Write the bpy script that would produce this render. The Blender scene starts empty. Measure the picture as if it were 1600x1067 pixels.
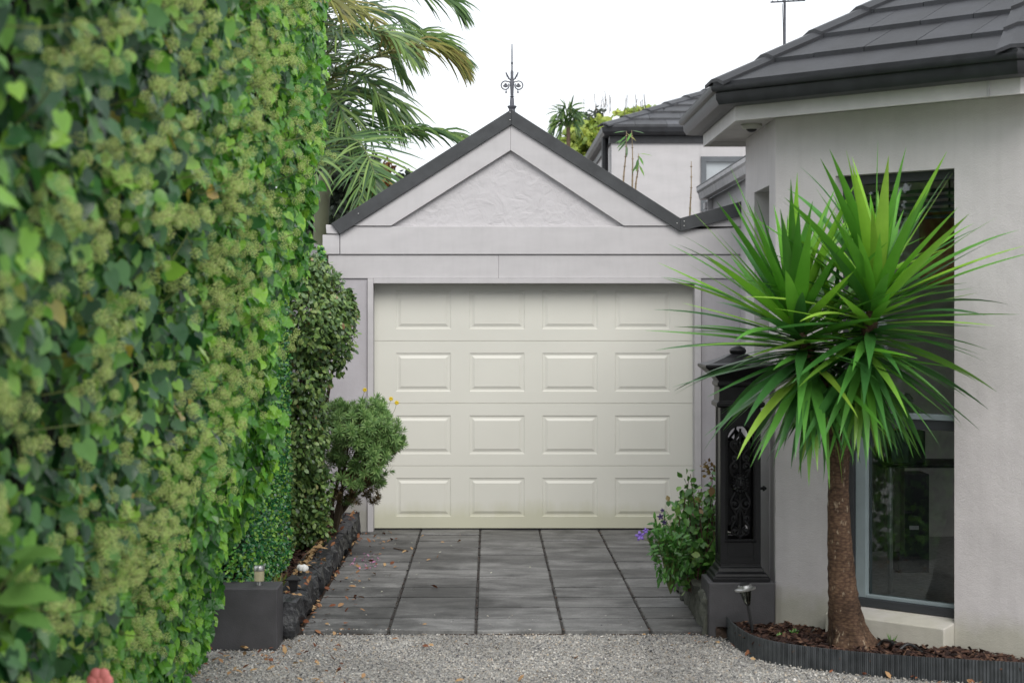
import bpy, math, random
import numpy as np
from mathutils import Vector, Matrix, noise
R = math.radians
rng = random.Random(7)
nr = np.random.RandomState(11)
scene = bpy.context.scene
col = scene.collection

# ------------------------------------------------------------ camera, sky, sun, exposure
CAMZ = 1.8
F = 2870.0                      # focal length in photo pixels (photo 1600 wide)
VX, VY = 765.0, 499.0           # where the level view axis meets the photograph
cam_d = bpy.data.cameras.new('camera')
cam = bpy.data.objects.new('camera', cam_d); col.objects.link(cam)
cam.location = (0, 0, CAMZ); cam.rotation_euler = (R(90), 0, 0)
cam_d.sensor_width = 36; cam_d.lens = 36*F/1600
cam_d.shift_x = (800-VX)/1600; cam_d.shift_y = -(533.5-VY)/1600
cam_d.clip_end = 2000; cam_d.clip_start = 0.05
cam_d.dof.use_dof = True; cam_d.dof.focus_distance = 13.0; cam_d.dof.aperture_fstop = 4.0
scene.camera = cam

SUN_EL, SUN_AZ = R(43), R(170)   # soft light from behind and above the camera
world = bpy.data.worlds.new('World'); scene.world = world; world.use_nodes = True
wn = world.node_tree; wn.nodes.clear()
w_out = wn.nodes.new('ShaderNodeOutputWorld'); w_bg = wn.nodes.new('ShaderNodeBackground')
w_sky = wn.nodes.new('ShaderNodeTexSky'); w_sky.sky_type = 'NISHITA'; w_sky.sun_disc = False
w_sky.sun_elevation = SUN_EL; w_sky.sun_rotation = SUN_AZ
w_co = wn.nodes.new('ShaderNodeTexCoord'); w_no = wn.nodes.new('ShaderNodeTexNoise')
w_no.inputs['Scale'].default_value = 4.5; w_no.inputs['Detail'].default_value = 4
w_ramp = wn.nodes.new('ShaderNodeValToRGB')
w_ramp.color_ramp.elements[0].position = .36; w_ramp.color_ramp.elements[0].color = (4.9, 5.15, 5.5, 1)
w_ramp.color_ramp.elements[1].position = .60; w_ramp.color_ramp.elements[1].color = (8.0, 8.2, 8.45, 1)
w_mix = wn.nodes.new('ShaderNodeMix'); w_mix.data_type = 'RGBA'; w_mix.inputs[0].default_value = .94
wn.links.new(w_co.outputs['Generated'], w_no.inputs['Vector'])
wn.links.new(w_no.outputs['Fac'], w_ramp.inputs['Fac'])
wn.links.new(w_sky.outputs['Color'], w_mix.inputs[6])
wn.links.new(w_ramp.outputs['Color'], w_mix.inputs[7])
wn.links.new(w_mix.outputs[2], w_bg.inputs['Color'])
w_bg.inputs['Strength'].default_value = 0.105
wn.links.new(w_bg.outputs[0], w_out.inputs['Surface'])
sun_d = bpy.data.lights.new('sun', 'SUN'); sun_d.energy = 1.5; sun_d.angle = R(38); sun_d.color = (1, .965, .92)
sun = bpy.data.objects.new('sun', sun_d); col.objects.link(sun)
sd = Vector((math.sin(SUN_AZ)*math.cos(SUN_EL), math.cos(SUN_AZ)*math.cos(SUN_EL), math.sin(SUN_EL)))
sun.rotation_euler = sd.to_track_quat('Z', 'Y').to_euler()
scene.view_settings.view_transform = 'Standard'; scene.view_settings.look = 'None'
scene.view_settings.exposure = 0.80; scene.view_settings.gamma = 1
scene.view_settings.use_curve_mapping = False

# ------------------------------------------------------------ helpers
def P(px, py, D):
    return Vector(((px-VX)*D/F, D, CAMZ-(py-VY)*D/F))
def G(px, py, z=0.0):
    D = (CAMZ-z)*F/(py-VY)
    return Vector(((px-VX)*D/F, D, z))
def off(o):
    v = Vector((0, 0, 0))
    while o is not None:
        v += o.location; o = o.parent
    return v
def tag(o, label=None, cat=None, group=None, kind=None):
    if label: o['label'] = label
    if cat: o['category'] = cat
    if group: o['group'] = group
    if kind: o['kind'] = kind
    return o
def thing(name, loc, label, cat, group=None, kind=None):
    o = bpy.data.objects.new(name, None); col.objects.link(o); o.location = loc
    o.empty_display_size = .1
    return tag(o, label, cat, group, kind)
def link(name, me, parent=None, kind=None, label=None):
    o = bpy.data.objects.new(name, me); col.objects.link(o)
    if parent: o.parent = parent
    if kind: o['kind'] = kind
    if label: o['label'] = label
    return o

class MB:
    def __init__(s): s.v = []; s.f = []; s.M = None
    def add(s, vs, fs):
        n = len(s.v)
        for p in vs:
            p = Vector(p)
            s.v.append(tuple(s.M @ p) if s.M is not None else tuple(p))
        s.f += [tuple(i+n for i in f) for f in fs]
        return s
    def box(s, x0, x1, y0, y1, z0, z1):
        vs = [(x, y, z) for x in (x0, x1) for y in (y0, y1) for z in (z0, z1)]
        return s.add(vs, [(0, 1, 3, 2), (4, 6, 7, 5), (0, 4, 5, 1), (2, 3, 7, 6), (0, 2, 6, 4), (1, 5, 7, 3)])
    def extr(s, poly, d):
        n = len(poly); d = Vector(d)
        vs = [Vector(p) for p in poly]; vs += [p+d for p in vs]
        fs = [tuple(range(n))[::-1], tuple(range(n, 2*n))]
        fs += [(i, (i+1) % n, (i+1) % n+n, i+n) for i in range(n)]
        return s.add(vs, fs)
    def xy(s, poly, z0, z1): return s.extr([(p[0], p[1], z0) for p in poly], (0, 0, z1-z0))
    def xz(s, poly, y0, y1): return s.extr([(p[0], y0, p[1]) for p in poly], (0, y1-y0, 0))
    def pxz(s, polypx, D, t): return s.extr([P(a, b, D) for a, b in polypx], (0, t, 0))
    def tube(s, pts, r, n=8, cap=True):
        pts = [Vector(p) for p in pts]; m = len(pts)
        rs = r if isinstance(r, (list, tuple)) else [r]*m
        up = Vector((0, 0, 1)); vs = []
        t0 = (pts[1]-pts[0]).normalized()
        a = t0.orthogonal().normalized()
        for i, p in enumerate(pts):
            t = (pts[min(i+1, m-1)]-pts[max(i-1, 0)]).normalized()
            a = (a - t*a.dot(t))
            a = a.normalized() if a.length > 1e-6 else t.orthogonal().normalized()
            b = t.cross(a)
            for k in range(n):
                c = 2*math.pi*k/n
                vs.append(p + (a*math.cos(c)+b*math.sin(c))*rs[i])
        fs = [(i*n+k, i*n+(k+1) % n, (i+1)*n+(k+1) % n, (i+1)*n+k) for i in range(m-1) for k in range(n)]
        if cap: fs += [tuple(range(n))[::-1], tuple(range((m-1)*n, m*n))]
        return s.add(vs, fs)
    def lathe(s, c, prof, n=16, squash=1):
        vs = []
        for r, z in prof:
            for k in range(n):
                a = 2*math.pi*k/n
                vs.append((c[0]+r*math.cos(a), c[1]+r*math.sin(a)*squash, c[2]+z))
        m = len(prof)
        fs = [(i*n+k, i*n+(k+1) % n, (i+1)*n+(k+1) % n, (i+1)*n+k) for i in range(m-1) for k in range(n)]
        fs += [tuple(range(n))[::-1], tuple(range((m-1)*n, m*n))]
        return s.add(vs, fs)
    def square(s, c, prof, depth=None):          # like a lathe, but square in plan: prof = (half width, z)
        vs = []
        for h, z in prof:
            for sx, sy in ((-1, -1), (1, -1), (1, 1), (-1, 1)):
                vs.append((c[0]+h*sx, c[1]+h*sy, c[2]+z))
        m = len(prof)
        fs = [(i*4+k, i*4+(k+1) % 4, (i+1)*4+(k+1) % 4, (i+1)*4+k) for i in range(m-1) for k in range(4)]
        fs += [(3, 2, 1, 0), tuple(range((m-1)*4, m*4))]
        return s.add(vs, fs)
    def ball(s, c, r, sc=(1, 1, 1), n=8):
        prof = [(r*math.sin(math.pi*(i+.02)/(n+.04)), -r*math.cos(math.pi*(i+.02)/(n+.04))) for i in range(n+1)]
        k = len(s.v); s.lathe((0, 0, 0), prof, n+4)
        for i in range(k, len(s.v)):
            x, y, z = s.v[i]
            s.v[i] = (x*sc[0]+c[0], y*sc[1]+c[1], z*sc[2]+c[2])
        return s
    def sweep(s, path, prof):                    # path = [(x, y, mx, my)], prof = [(u, z)]
        n = len(prof); vs = []
        for x, y, mx, my in path:
            for u, z in prof: vs.append((x+mx*u, y+my*u, z))
        fs = [(i*n+k, i*n+(k+1) % n, (i+1)*n+(k+1) % n, (i+1)*n+k) for i in range(len(path)-1) for k in range(n)]
        fs += [tuple(range(n)), tuple(range((len(path)-1)*n, len(path)*n))[::-1]]
        return s.add(vs, fs)
    def mesh(s, name, m, smooth=False, o=(0, 0, 0)):
        me = bpy.data.meshes.new(name)
        o = Vector(o)
        me.from_pydata([tuple(Vector(v)-o) for v in s.v], [], s.f)
        me.materials.append(m)
        me.validate()
        if smooth: me.shade_smooth()
        return me
    def build(s, name, m, parent=None, smooth=False, bevel=0, kind=None, label=None):
        me = s.mesh(name, m, False, off(parent))
        import bmesh
        bm = bmesh.new(); bm.from_mesh(me)
        bmesh.ops.recalc_face_normals(bm, faces=bm.faces)
        bm.to_mesh(me); bm.free()
        ob = link(name, me, parent, kind, label)
        if smooth:
            try: me.shade_smooth(); 
            except Exception: pass
            try: me.set_sharp_from_angle(angle=R(38))
            except Exception: pass
        if bevel:
            b = ob.modifiers.new('bevel', 'BEVEL'); b.width = bevel; b.segments = 2; b.limit_method = 'ANGLE'; b.angle_limit = R(30)
        return ob

def catmull(pts, n=8):
    pts = [Vector(p) for p in pts]; out = []
    q = [pts[0]*2-pts[1]]+pts+[pts[-1]*2-pts[-2]]
    for i in range(1, len(q)-2):
        a, b, c, d = q[i-1:i+3]
        for k in range(n):
            t = k/n
            out.append(.5*((2*b)+(c-a)*t+(2*a-5*b+4*c-d)*t*t+(3*b-a-3*c+d)*t**3))
    out.append(pts[-1]); return out

# many copies of one small mesh (all triangles) joined into one mesh
def joined(name, base, mats, m, parent=None, kind='stuff', smooth=False, link_it=True):
    bv, bf = base; bf = tri(bf)
    bv = np.array([tuple(v) for v in bv], dtype=np.float32); bf = np.array(bf, dtype=np.int32)
    M = np.array(mats, dtype=np.float32)
    N = len(M); nv = len(bv)
    vs = np.einsum('nij,vj->nvi', M[:, :3, :3], bv) + M[:, None, :3, 3] - np.array(off(parent), dtype=np.float32)
    fs = (bf[None] + (np.arange(N)*nv)[:, None, None]).reshape(-1)
    me = bpy.data.meshes.new(name)
    me.vertices.add(N*nv); me.vertices.foreach_set('co', vs.reshape(-1))
    nf = N*len(bf)
    me.loops.add(nf*3); me.loops.foreach_set('vertex_index', fs.astype(np.int32))
    me.polygons.add(nf); me.polygons.foreach_set('loop_start', np.arange(nf, dtype=np.int32)*3)
    me.polygons.foreach_set('use_smooth', np.full(nf, smooth))
    me.update(calc_edges=True)
    me.materials.append(m)
    return link(name, me, parent, kind) if link_it else me
def tri(fs):
    out = []
    for f in fs:
        for i in range(1, len(f)-1): out.append((f[0], f[i], f[i+1]))
    return out
_meshes = {}
def pieces(name, bases, mats, m, parent, limit=300, rest='foliage', smooth=False):
    """the first LIMIT of MATS as objects sharing mesh data, the others joined as one part of kind stuff"""
    mes = []
    for i, b in enumerate(bases):
        me = bpy.data.meshes.new(name)
        me.from_pydata([tuple(v) for v in b[0]], [], b[1]); me.materials.append(m)
        if smooth: me.shade_smooth()
        mes.append(me)
    inv = Matrix.Translation(-off(parent))
    for i, M in enumerate(mats[:limit]):
        o = link(name, mes[i % len(mes)], parent)
        o.matrix_local = inv @ Matrix([list(r) for r in M])
    if len(mats) > limit:
        joined(rest, bases[0], mats[limit:], m, parent, smooth=smooth)
def orient(pos, tip, nrm, sx, sy=None, sz=None):
    """local +Y towards TIP, local +Z towards NRM"""
    y = Vector(tip).normalized(); z = Vector(nrm); z = z - y*z.dot(y)
    z = z.normalized() if z.length > 1e-5 else y.orthogonal().normalized()
    x = y.cross(z)
    sy = sx if sy is None else sy; sz = sx if sz is None else sz
    return [[x.x*sx, y.x*sy, z.x*sz, pos[0]], [x.y*sx, y.y*sy, z.y*sz, pos[1]], [x.z*sx, y.z*sy, z.z*sz, pos[2]], [0, 0, 0, 1]]
def rv(a=1.0):
    return Vector((rng.gauss(0, a), rng.gauss(0, a), rng.gauss(0, a)))

# ------------------------------------------------------------ materials
class NT:
    def __init__(s, name):
        s.m = bpy.data.materials.new(name); s.m.use_nodes = True
        s.t = s.m.node_tree; s.t.nodes.clear()
        s.out = s.n('ShaderNodeOutputMaterial'); s.b = s.n('ShaderNodeBsdfPrincipled')
        s.l(s.b.outputs[0], s.out.inputs['Surface'])
    def n(s, t, **k):
        x = s.t.nodes.new(t)
        for a, b in k.items(): setattr(x, a, b)
        return x
    def l(s, a, b): s.t.links.new(a, b)
    world = False
    def co(s, stretch=(1, 1, 1), kind='Object'):
        mp = s.n('ShaderNodeMapping'); mp.inputs['Scale'].default_value = stretch
        if s.world: c = s.n('ShaderNodeNewGeometry'); kind = 'Position'
        else: c = s.n('ShaderNodeTexCoord')
        s.l(c.outputs[kind], mp.inputs['Vector']); return mp.outputs[0]
    def noise(s, scale, detail=5, stretch=(1, 1, 1), rough=.55, dist=0):
        x = s.n('ShaderNodeTexNoise'); x.inputs['Scale'].default_value = scale; x.inputs['Detail'].default_value = detail
        x.inputs['Roughness'].default_value = rough; x.inputs['Distortion'].default_value = dist
        s.l(s.co(stretch), x.inputs['Vector']); return x.outputs['Fac']
    def ramp(s, fac, stops):
        r = s.n('ShaderNodeValToRGB'); e = r.color_ramp.elements
        while len(e) < len(stops): e.new(.5)
        for i, (p, c) in enumerate(stops):
            e[i].position = p; e[i].color = (c[0], c[1], c[2], 1) if hasattr(c, '__len__') else (c, c, c, 1)
        s.l(fac, r.inputs['Fac']); return r.outputs['Color']
    def mix(s, fac, a, b, mode='MIX'):
        x = s.n('ShaderNodeMix'); x.data_type = 'RGBA'; x.blend_type = mode
        for v, i in ((fac, 0), (a, 6), (b, 7)):
            if hasattr(v, 'is_linked') or hasattr(v, 'links'): s.l(v, x.inputs[i])
            elif i == 0: x.inputs[0].default_value = v
            else: x.inputs[i].default_value = (v[0], v[1], v[2], 1)
        return x.outputs[2]
    def bump(s, h, strength, dist=.01, prev=None):
        b = s.n('ShaderNodeBump'); b.inputs['Strength'].default_value = strength; b.inputs['Distance'].default_value = dist
        s.l(h, b.inputs['Height'])
        if prev is not None: s.l(prev, b.inputs['Normal'])
        return b.outputs[0]
    def rnd(s):
        a = s.n('ShaderNodeObjectInfo'); g = s.n('ShaderNodeNewGeometry')
        ad = s.n('ShaderNodeMath', operation='ADD'); s.l(a.outputs['Random'], ad.inputs[0]); s.l(g.outputs['Random Per Island'], ad.inputs[1])
        fr = s.n('ShaderNodeMath', operation='FRACT'); s.l(ad.outputs[0], fr.inputs[0]); return fr.outputs[0]
    def set(s, color=None, rough=None, normal=None, metal=None, spec=None):
        for v, k in ((color, 'Base Color'), (rough, 'Roughness'), (normal, 'Normal'), (metal, 'Metallic'), (spec, 'Specular IOR Level')):
            if v is None: continue
            if hasattr(v, 'links'): s.l(v, s.b.inputs[k])
            elif k == 'Base Color': s.b.inputs[k].default_value = (v[0], v[1], v[2], 1)
            else: s.b.inputs[k].default_value = v
        return s.m
def sim(name, c, rough=.6, var=.15, scale=6, bump=.0, bscale=90, metal=0, spec=.5, stretch=(1, 1, 1), bd=.004, objvar=0):
    t = NT(name); c = Vector(c)
    f = t.noise(scale, 5, stretch)
    colr = t.ramp(f, [(.3, c*(1-var)), (.7, c*(1+var))])
    if objvar:
        rr = t.ramp(t.rnd(), [(0, 1-objvar), (1, 1+objvar)])
        colr = t.mix(1.0, colr, rr, 'MULTIPLY')
    nm = t.bump(t.noise(bscale, 4, stretch), bump, bd) if bump else None
    return t.set(colr, rough, nm, metal, spec)
def leafmat(name, stops, rough=.38, trans=.18, spec=.5, grain=30):
    t = NT(name)
    c = t.ramp(t.rnd(), stops)
    c = t.mix(t.noise(grain, 2), c, t.mix(1, c, (.72, .78, .7), 'MULTIPLY'))
    t.set(c, rough, t.bump(t.noise(grain*3, 2), .25, .002), 0, spec)
    tr = t.n('ShaderNodeBsdfTranslucent'); t.l(c, tr.inputs['Color'])
    ms = t.n('ShaderNodeMixShader'); ms.inputs[0].default_value = trans
    t.l(t.b.outputs[0], ms.inputs[1]); t.l(tr.outputs[0], ms.inputs[2]); t.l(ms.outputs[0], t.out.inputs['Surface'])
    return t.m

def render_wall(name, c, streak=.12):            # painted cement render: sandy relief, faint streaks, grime near the ground
    t = NT(name); c = Vector(c)
    a = t.ramp(t.noise(2.2, 6), [(.3, c*.9), (.7, c*1.06)])
    st = t.ramp(t.noise(3, 4, (6, 6, .5)), [(.35, 1-streak), (.6, 1.0)])
    a = t.mix(1, a, st, 'MULTIPLY')
    sep = t.n('ShaderNodeSeparateXYZ'); g = t.n('ShaderNodeNewGeometry'); t.l(g.outputs['Position'], sep.inputs[0])
    ad = t.n('ShaderNodeMath', operation='MULTIPLY_ADD'); t.l(t.noise(5, 5), ad.inputs[0]); ad.inputs[1].default_value = -.3; t.l(sep.outputs['Z'], ad.inputs[2])
    dirt = t.ramp(ad.outputs[0], [(0, 1), (.13, 0)])
    a = t.mix(dirt, a, t.mix(1, a, (.80, .81, .70), 'MULTIPLY'))
    nm = t.bump(t.noise(150, 4), .55, .004)
    nm = t.bump(t.noise(9, 3), .35, .01, nm)
    return t.set(a, .85, nm, 0, .25)
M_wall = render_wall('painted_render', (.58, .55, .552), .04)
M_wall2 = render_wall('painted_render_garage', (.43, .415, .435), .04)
def boardmat():
    t = NT('painted_board'); c = Vector((.475, .462, .467))
    a = t.ramp(t.noise(3, 5, (1, 1, 3)), [(.3, c*.94), (.7, c*1.04)])
    st = t.ramp(t.noise(7, 4, (3, 1, .5)), [(.3, .965), (.55, 1.0)])
    a = t.mix(1, a, st, 'MULTIPLY')
    return t.set(a, .7, t.bump(t.noise(60, 3), .12, .003), 0, .3)
M_board = boardmat()
def stuccomat():
    t = NT('trowelled_stucco'); c = Vector((.49, .475, .485))
    a = t.ramp(t.noise(4, 5), [(.3, c*.95), (.7, c*1.04)])
    w = t.n('ShaderNodeTexVoronoi', feature='DISTANCE_TO_EDGE'); w.inputs['Scale'].default_value = 3.4
    mx = t.n('ShaderNodeVectorMath', operation='ADD'); nz = t.n('ShaderNodeTexNoise'); nz.inputs['Scale'].default_value = 4.5; nz.inputs['Detail'].default_value = 3
    t.l(t.co(), nz.inputs['Vector']); sc = t.n('ShaderNodeVectorMath', operation='SCALE'); sc.inputs['Scale'].default_value = .45
    t.l(nz.outputs['Color'], sc.inputs[0]); t.l(t.co(), mx.inputs[0]); t.l(sc.outputs[0], mx.inputs[1]); t.l(mx.outputs[0], w.inputs['Vector'])
    h = t.ramp(w.outputs['Distance'], [(0, 1), (.03, .75), (.12, .1), (.4, .35)])
    nm = t.bump(h, .22, .008); nm = t.bump(t.noise(9, 5, (1, 1, 1), .55, 1.2), .55, .02, nm)
    return t.set(a, .75, nm, 0, .3)
M_stucco = stuccomat()
def doormat():
    t = NT('cream_door_steel'); c = Vector((.63, .625, .565))
    a = t.ramp(t.noise(1.6, 4), [(.3, c*.97), (.7, c*1.02)])
    sep = t.n('ShaderNodeSeparateXYZ'); g = t.n('ShaderNodeNewGeometry'); t.l(g.outputs['Position'], sep.inputs[0])
    ad = t.n('ShaderNodeMath', operation='MULTIPLY_ADD'); t.l(t.noise(7, 5, (1, 1, .25)), ad.inputs[0]); ad.inputs[1].default_value = -.22; t.l(sep.outputs['Z'], ad.inputs[2])
    d = t.ramp(ad.outputs[0], [(0, .8), (.14, 0)])
    a = t.mix(d, a, t.mix(1, a, (.80, .80, .66), 'MULTIPLY'))
    sp = t.ramp(t.noise(120, 3), [(.68, 1), (.76, .8)])
    a = t.mix(d, a, t.mix(1, a, sp, 'MULTIPLY'))
    return t.set(a, .42, t.bump(t.noise(14, 2, (1, 1, 8)), .05, .003), 0, .4)
M_door = doormat()
M_flash = sim('grey_flashing', (.042, .045, .048), .55, .25, 8, .25, 60, 0, .4)
M_gutter = sim('charcoal_gutter', (.020, .021, .024), .42, .3, 10, .1, 40, 0, .4)
M_fascia = sim('painted_fascia', (.54, .52, .515), .6, .1, 5, .1, 60)
M_soffit = sim('painted_soffit', (.54, .51, .505), .7, .08, 5)
M_gut_l = sim('light_gutter', (.42, .41, .415), .5, .18, 7, .1, 60)
def tilemat(name, c):
    t = NT(name); c = Vector(c)
    rr = t.ramp(t.rnd(), [(0, c*.75), (.5, c), (1, c*1.3)])
    st = t.ramp(t.noise(5, 5, (1, 1, 1), .7), [(.3, .5), (.75, 1.5)])
    a = t.mix(1, rr, st, 'MULTIPLY')
    nm = t.bump(t.noise(70, 4), .35, .004)
    return t.set(a, .5, nm, 0, .45)
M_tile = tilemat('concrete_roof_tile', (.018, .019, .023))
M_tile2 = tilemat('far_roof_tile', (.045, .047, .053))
def pavermat():
    t = NT('concrete_paver'); t.world = True
    a = t.ramp(t.noise(2.8, 8, (1, 2.0, 1), .70, .6), [(.28, (.040, .040, .041)), (.42, (.095, .094, .092)), (.56, (.155, .153, .149)), (.74, (.24, .237, .228))])
    b = t.ramp(t.noise(.9, 6, (1, .8, 1), .65), [(.38, .48), (.50, 1.08)])
    a = t.mix(1, a, b, 'MULTIPLY')
    rr = t.ramp(t.rnd(), [(0, .74), (1, 1.22)]); a = t.mix(1, a, rr, 'MULTIPLY')
    gr = t.ramp(t.noise(70, 4), [(.35, .82), (.65, 1.12)]); a = t.mix(1, a, gr, 'MULTIPLY')
    nm = t.bump(t.noise(160, 3), .35, .002)
    return t.set(a, .62, nm, 0, .45)
M_paver = pavermat()
def gravelmat():
    t = NT('crushed_gravel')
    v = t.n('ShaderNodeTexVoronoi'); v.inputs['Scale'].default_value = 110; t.l(t.co(), v.inputs['Vector'])
    sep = t.n('ShaderNodeSeparateColor'); t.l(v.outputs['Color'], sep.inputs[0])
    a = t.ramp(sep.outputs[0], [(0, (.10, .10, .10)), (.3, (.28, .27, .26)), (.6, (.42, .41, .385)), (.85, (.56, .54, .50)), (1, (.38, .31, .24))])
    b = t.ramp(t.noise(1.3, 5), [(.35, .75), (.65, 1.1)]); a = t.mix(1, a, b, 'MULTIPLY')
    nm = t.bump(v.outputs['Distance'], .9, .01)
    return t.set(a, .85, nm, 0, .25)
M_gravel = gravelmat()
t = NT('gravel_stone'); M_stone = t.set(t.mix(1, t.ramp(t.rnd(), [(0, (.07, .07, .08)), (.2, (.25, .25, .25)), (.5, (.47, .455, .425)), (.78, (.64, .615, .57)), (.92, (.45, .36, .26)), (1, (.75, .73, .70))]), t.ramp(t.noise(1.6, 5), [(.36, .60), (.58, 1.0)]), 'MULTIPLY'), .8, None, 0, .3)
M_soil = sim('bed_soil', (.055, .036, .026), .95, .5, 20, .9, 60, bd=.02)
t = NT('bark_mulch'); M_mulch = t.set(t.ramp(t.rnd(), [(0, (.018, .011, .010)), (.5, (.045, .024, .019)), (.82, (.085, .046, .032)), (1, (.17, .10, .065))]), .9, None, 0, .2)
t = NT('dry_leaf'); M_dry = t.set(t.ramp(t.rnd(), [(0, (.10, .035, .02)), (.35, (.23, .09, .045)), (.7, (.34, .20, .10)), (1, (.45, .30, .15))]), .8, None, 0, .2)
M_rock = sim('painted_basalt', (.030, .031, .034), .5, .45, 9, 1.0, 30, bd=.012, spec=.5)
M_plinth = sim('charcoal_plinth_paint', (.052, .050, .054), .6, .22, 7, .35, 120)
M_iron = sim('black_cast_iron', (.005, .005, .006), .42, .3, 14, .25, 90, spec=.28)
M_strip = sim('galvanised_strip', (.060, .066, .070), .5, .35, 12, .2, 70, metal=.3)
M_steel = sim('brushed_steel', (.45, .45, .44), .35, .15, 20, metal=.85)
M_iron_g = sim('grey_iron_finial', (.085, .088, .105), .55, .2, 30)
M_black = sim('black_plastic', (.015, .015, .016), .45, .2)
M_wfr = sim('charcoal_aluminium', (.032, .035, .040), .4, .1)
M_wfr2 = sim('pale_blue_grey_aluminium', (.22, .265, .28), .4, .08)
def glassmat(name, tint=(.75, .8, .8), base=.06):
    t = NT(name); t.t.nodes.remove(t.b)
    tr = t.n('ShaderNodeBsdfTransparent'); tr.inputs[0].default_value = (*tint, 1)
    gl = t.n('ShaderNodeBsdfGlossy'); gl.inputs['Roughness'].default_value = .02; gl.inputs[0].default_value = (.9, .95, .95, 1)
    fr = t.n('ShaderNodeFresnel'); fr.inputs[0].default_value = 1.5
    ms = t.n('ShaderNodeMixShader'); t.l(fr.outputs[0], ms.inputs[0]); t.l(tr.outputs[0], ms.inputs[1]); t.l(gl.outputs[0], ms.inputs[2])
    t.l(ms.outputs[0], t.out.inputs['Surface']); return t.m
M_glass = glassmat('window_glass', (.85, .88, .88))
M_lampglass = glassmat('lamp_glass', (.75, .76, .72))
def pole(name, c, b=.6):
    return sim(name, c, .8, .25, 12, b, 60)
M_twig = pole('brown_twig', (.085, .055, .035))

# ivy etc
M_ivy = leafmat('ivy_leaf', [(0, (.015, .065, .025)), (.3, (.040, .15, .045)), (.6, (.085, .25, .045)), (.82, (.18, .42, .05)), (.975, (.32, .58, .06)), (1, (.5, .34, .07))], .33, .3, .6)
M_ivy2 = leafmat('ivy_young_leaf', [(0, (.025, .11, .02)), (.4, (.085, .29, .035)), (.72, (.18, .46, .045)), (1, (.36, .66, .07))], .3, .32, .6)
M_ivyfl = leafmat('ivy_flower', [(0, (.60, .74, .26)), (.5, (.76, .86, .38)), (.95, (.90, .93, .50)), (1, (.70, .54, .28))], .7, .5, .2)
M_ivyst = leafmat('ivy_stalk', [(0, (.14, .19, .06)), (1, (.22, .26, .09))], .6, .05, .3)
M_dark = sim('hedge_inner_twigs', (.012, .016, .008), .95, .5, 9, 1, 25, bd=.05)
M_faux = leafmat('small_hedge_leaf', [(0, (.01, .08, .035)), (.45, (.03, .18, .05)), (.75, (.12, .34, .045)), (1, (.30, .50, .06))], .32, .1, .6)
M_climb = leafmat('climber_leaf', [(0, (.035, .08, .025)), (.4, (.095, .18, .05)), (.78, (.20, .32, .08)), (.97, (.22, .29, .08)), (1, (.28, .16, .08))], .4, .12, .5)
M_euph = leafmat('needle_rosette', [(0, (.12, .24, .08)), (.5, (.24, .40, .13)), (1, (.38, .54, .20))], .5, .3, .4)
M_euphd = leafmat('dry_rosette', [(0, (.09, .06, .03)), (.6, (.16, .10, .05)), (1, (.10, .13, .05))], .8, .1, .2)
M_rose = leafmat('rose_leaf', [(0, (.04, .11, .025)), (.4, (.075, .20, .035)), (.8, (.13, .30, .05)), (.96, (.22, .36, .08)), (1, (.27, .12, .06))], .38, .2, .5)
M_yuc_a = leafmat('yucca_young_leaf', [(0, (.075, .24, .03)), (.5, (.15, .42, .04)), (1, (.34, .62, .06))], .36, .2, .5, 12)
M_yuc_b = leafmat('yucca_old_leaf', [(0, (.035, .12, .032)), (.5, (.07, .23, .045)), (.85, (.13, .36, .05)), (1, (.34, .55, .07))], .36, .15, .5, 12)
M_palm = leafmat('palm_leaflet', [(0, (.025, .07, .025)), (.5, (.075, .16, .04)), (1, (.20, .30, .07))], .42, .15, .5)
M_palm_y = leafmat('yellowing_leaflet', [(0, (.07, .075, .02)), (.5, (.24, .25, .05)), (1, (.26, .20, .06))], .5, .2, .4)
M_rachis = pole('palm_rachis', (.10, .13, .045), .2)
M_tree = leafmat('dark_tree_leaf', [(0, (.010, .018, .010)), (.6, (.024, .040, .020)), (1, (.05, .07, .035))], .5, .1, .4)
M_rust = leafmat('rusty_tree_leaf', [(0, (.16, .05, .02)), (.6, (.30, .13, .04)), (1, (.38, .26, .06))], .6, .15, .3)
M_treey = leafmat('yellow_green_leaf', [(0, (.14, .22, .03)), (.5, (.30, .38, .06)), (1, (.48, .52, .10))], .5, .2, .4)
M_broad = leafmat('pale_broad_leaf', [(0, (.09, .21, .05)), (1, (.17, .33, .08))], .5, .25, .3)
# ============================================================ SETTING: ground, paving
m = MB(); m.add([(-60, -20, -.03), (60, -20, -.03), (60, 140, -.03), (-60, 140, -.03)], [(0, 1, 2, 3)])
tag(m.build('ground', M_gravel), 'pale crushed gravel ground in front of the paved driveway', kind='structure')

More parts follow.
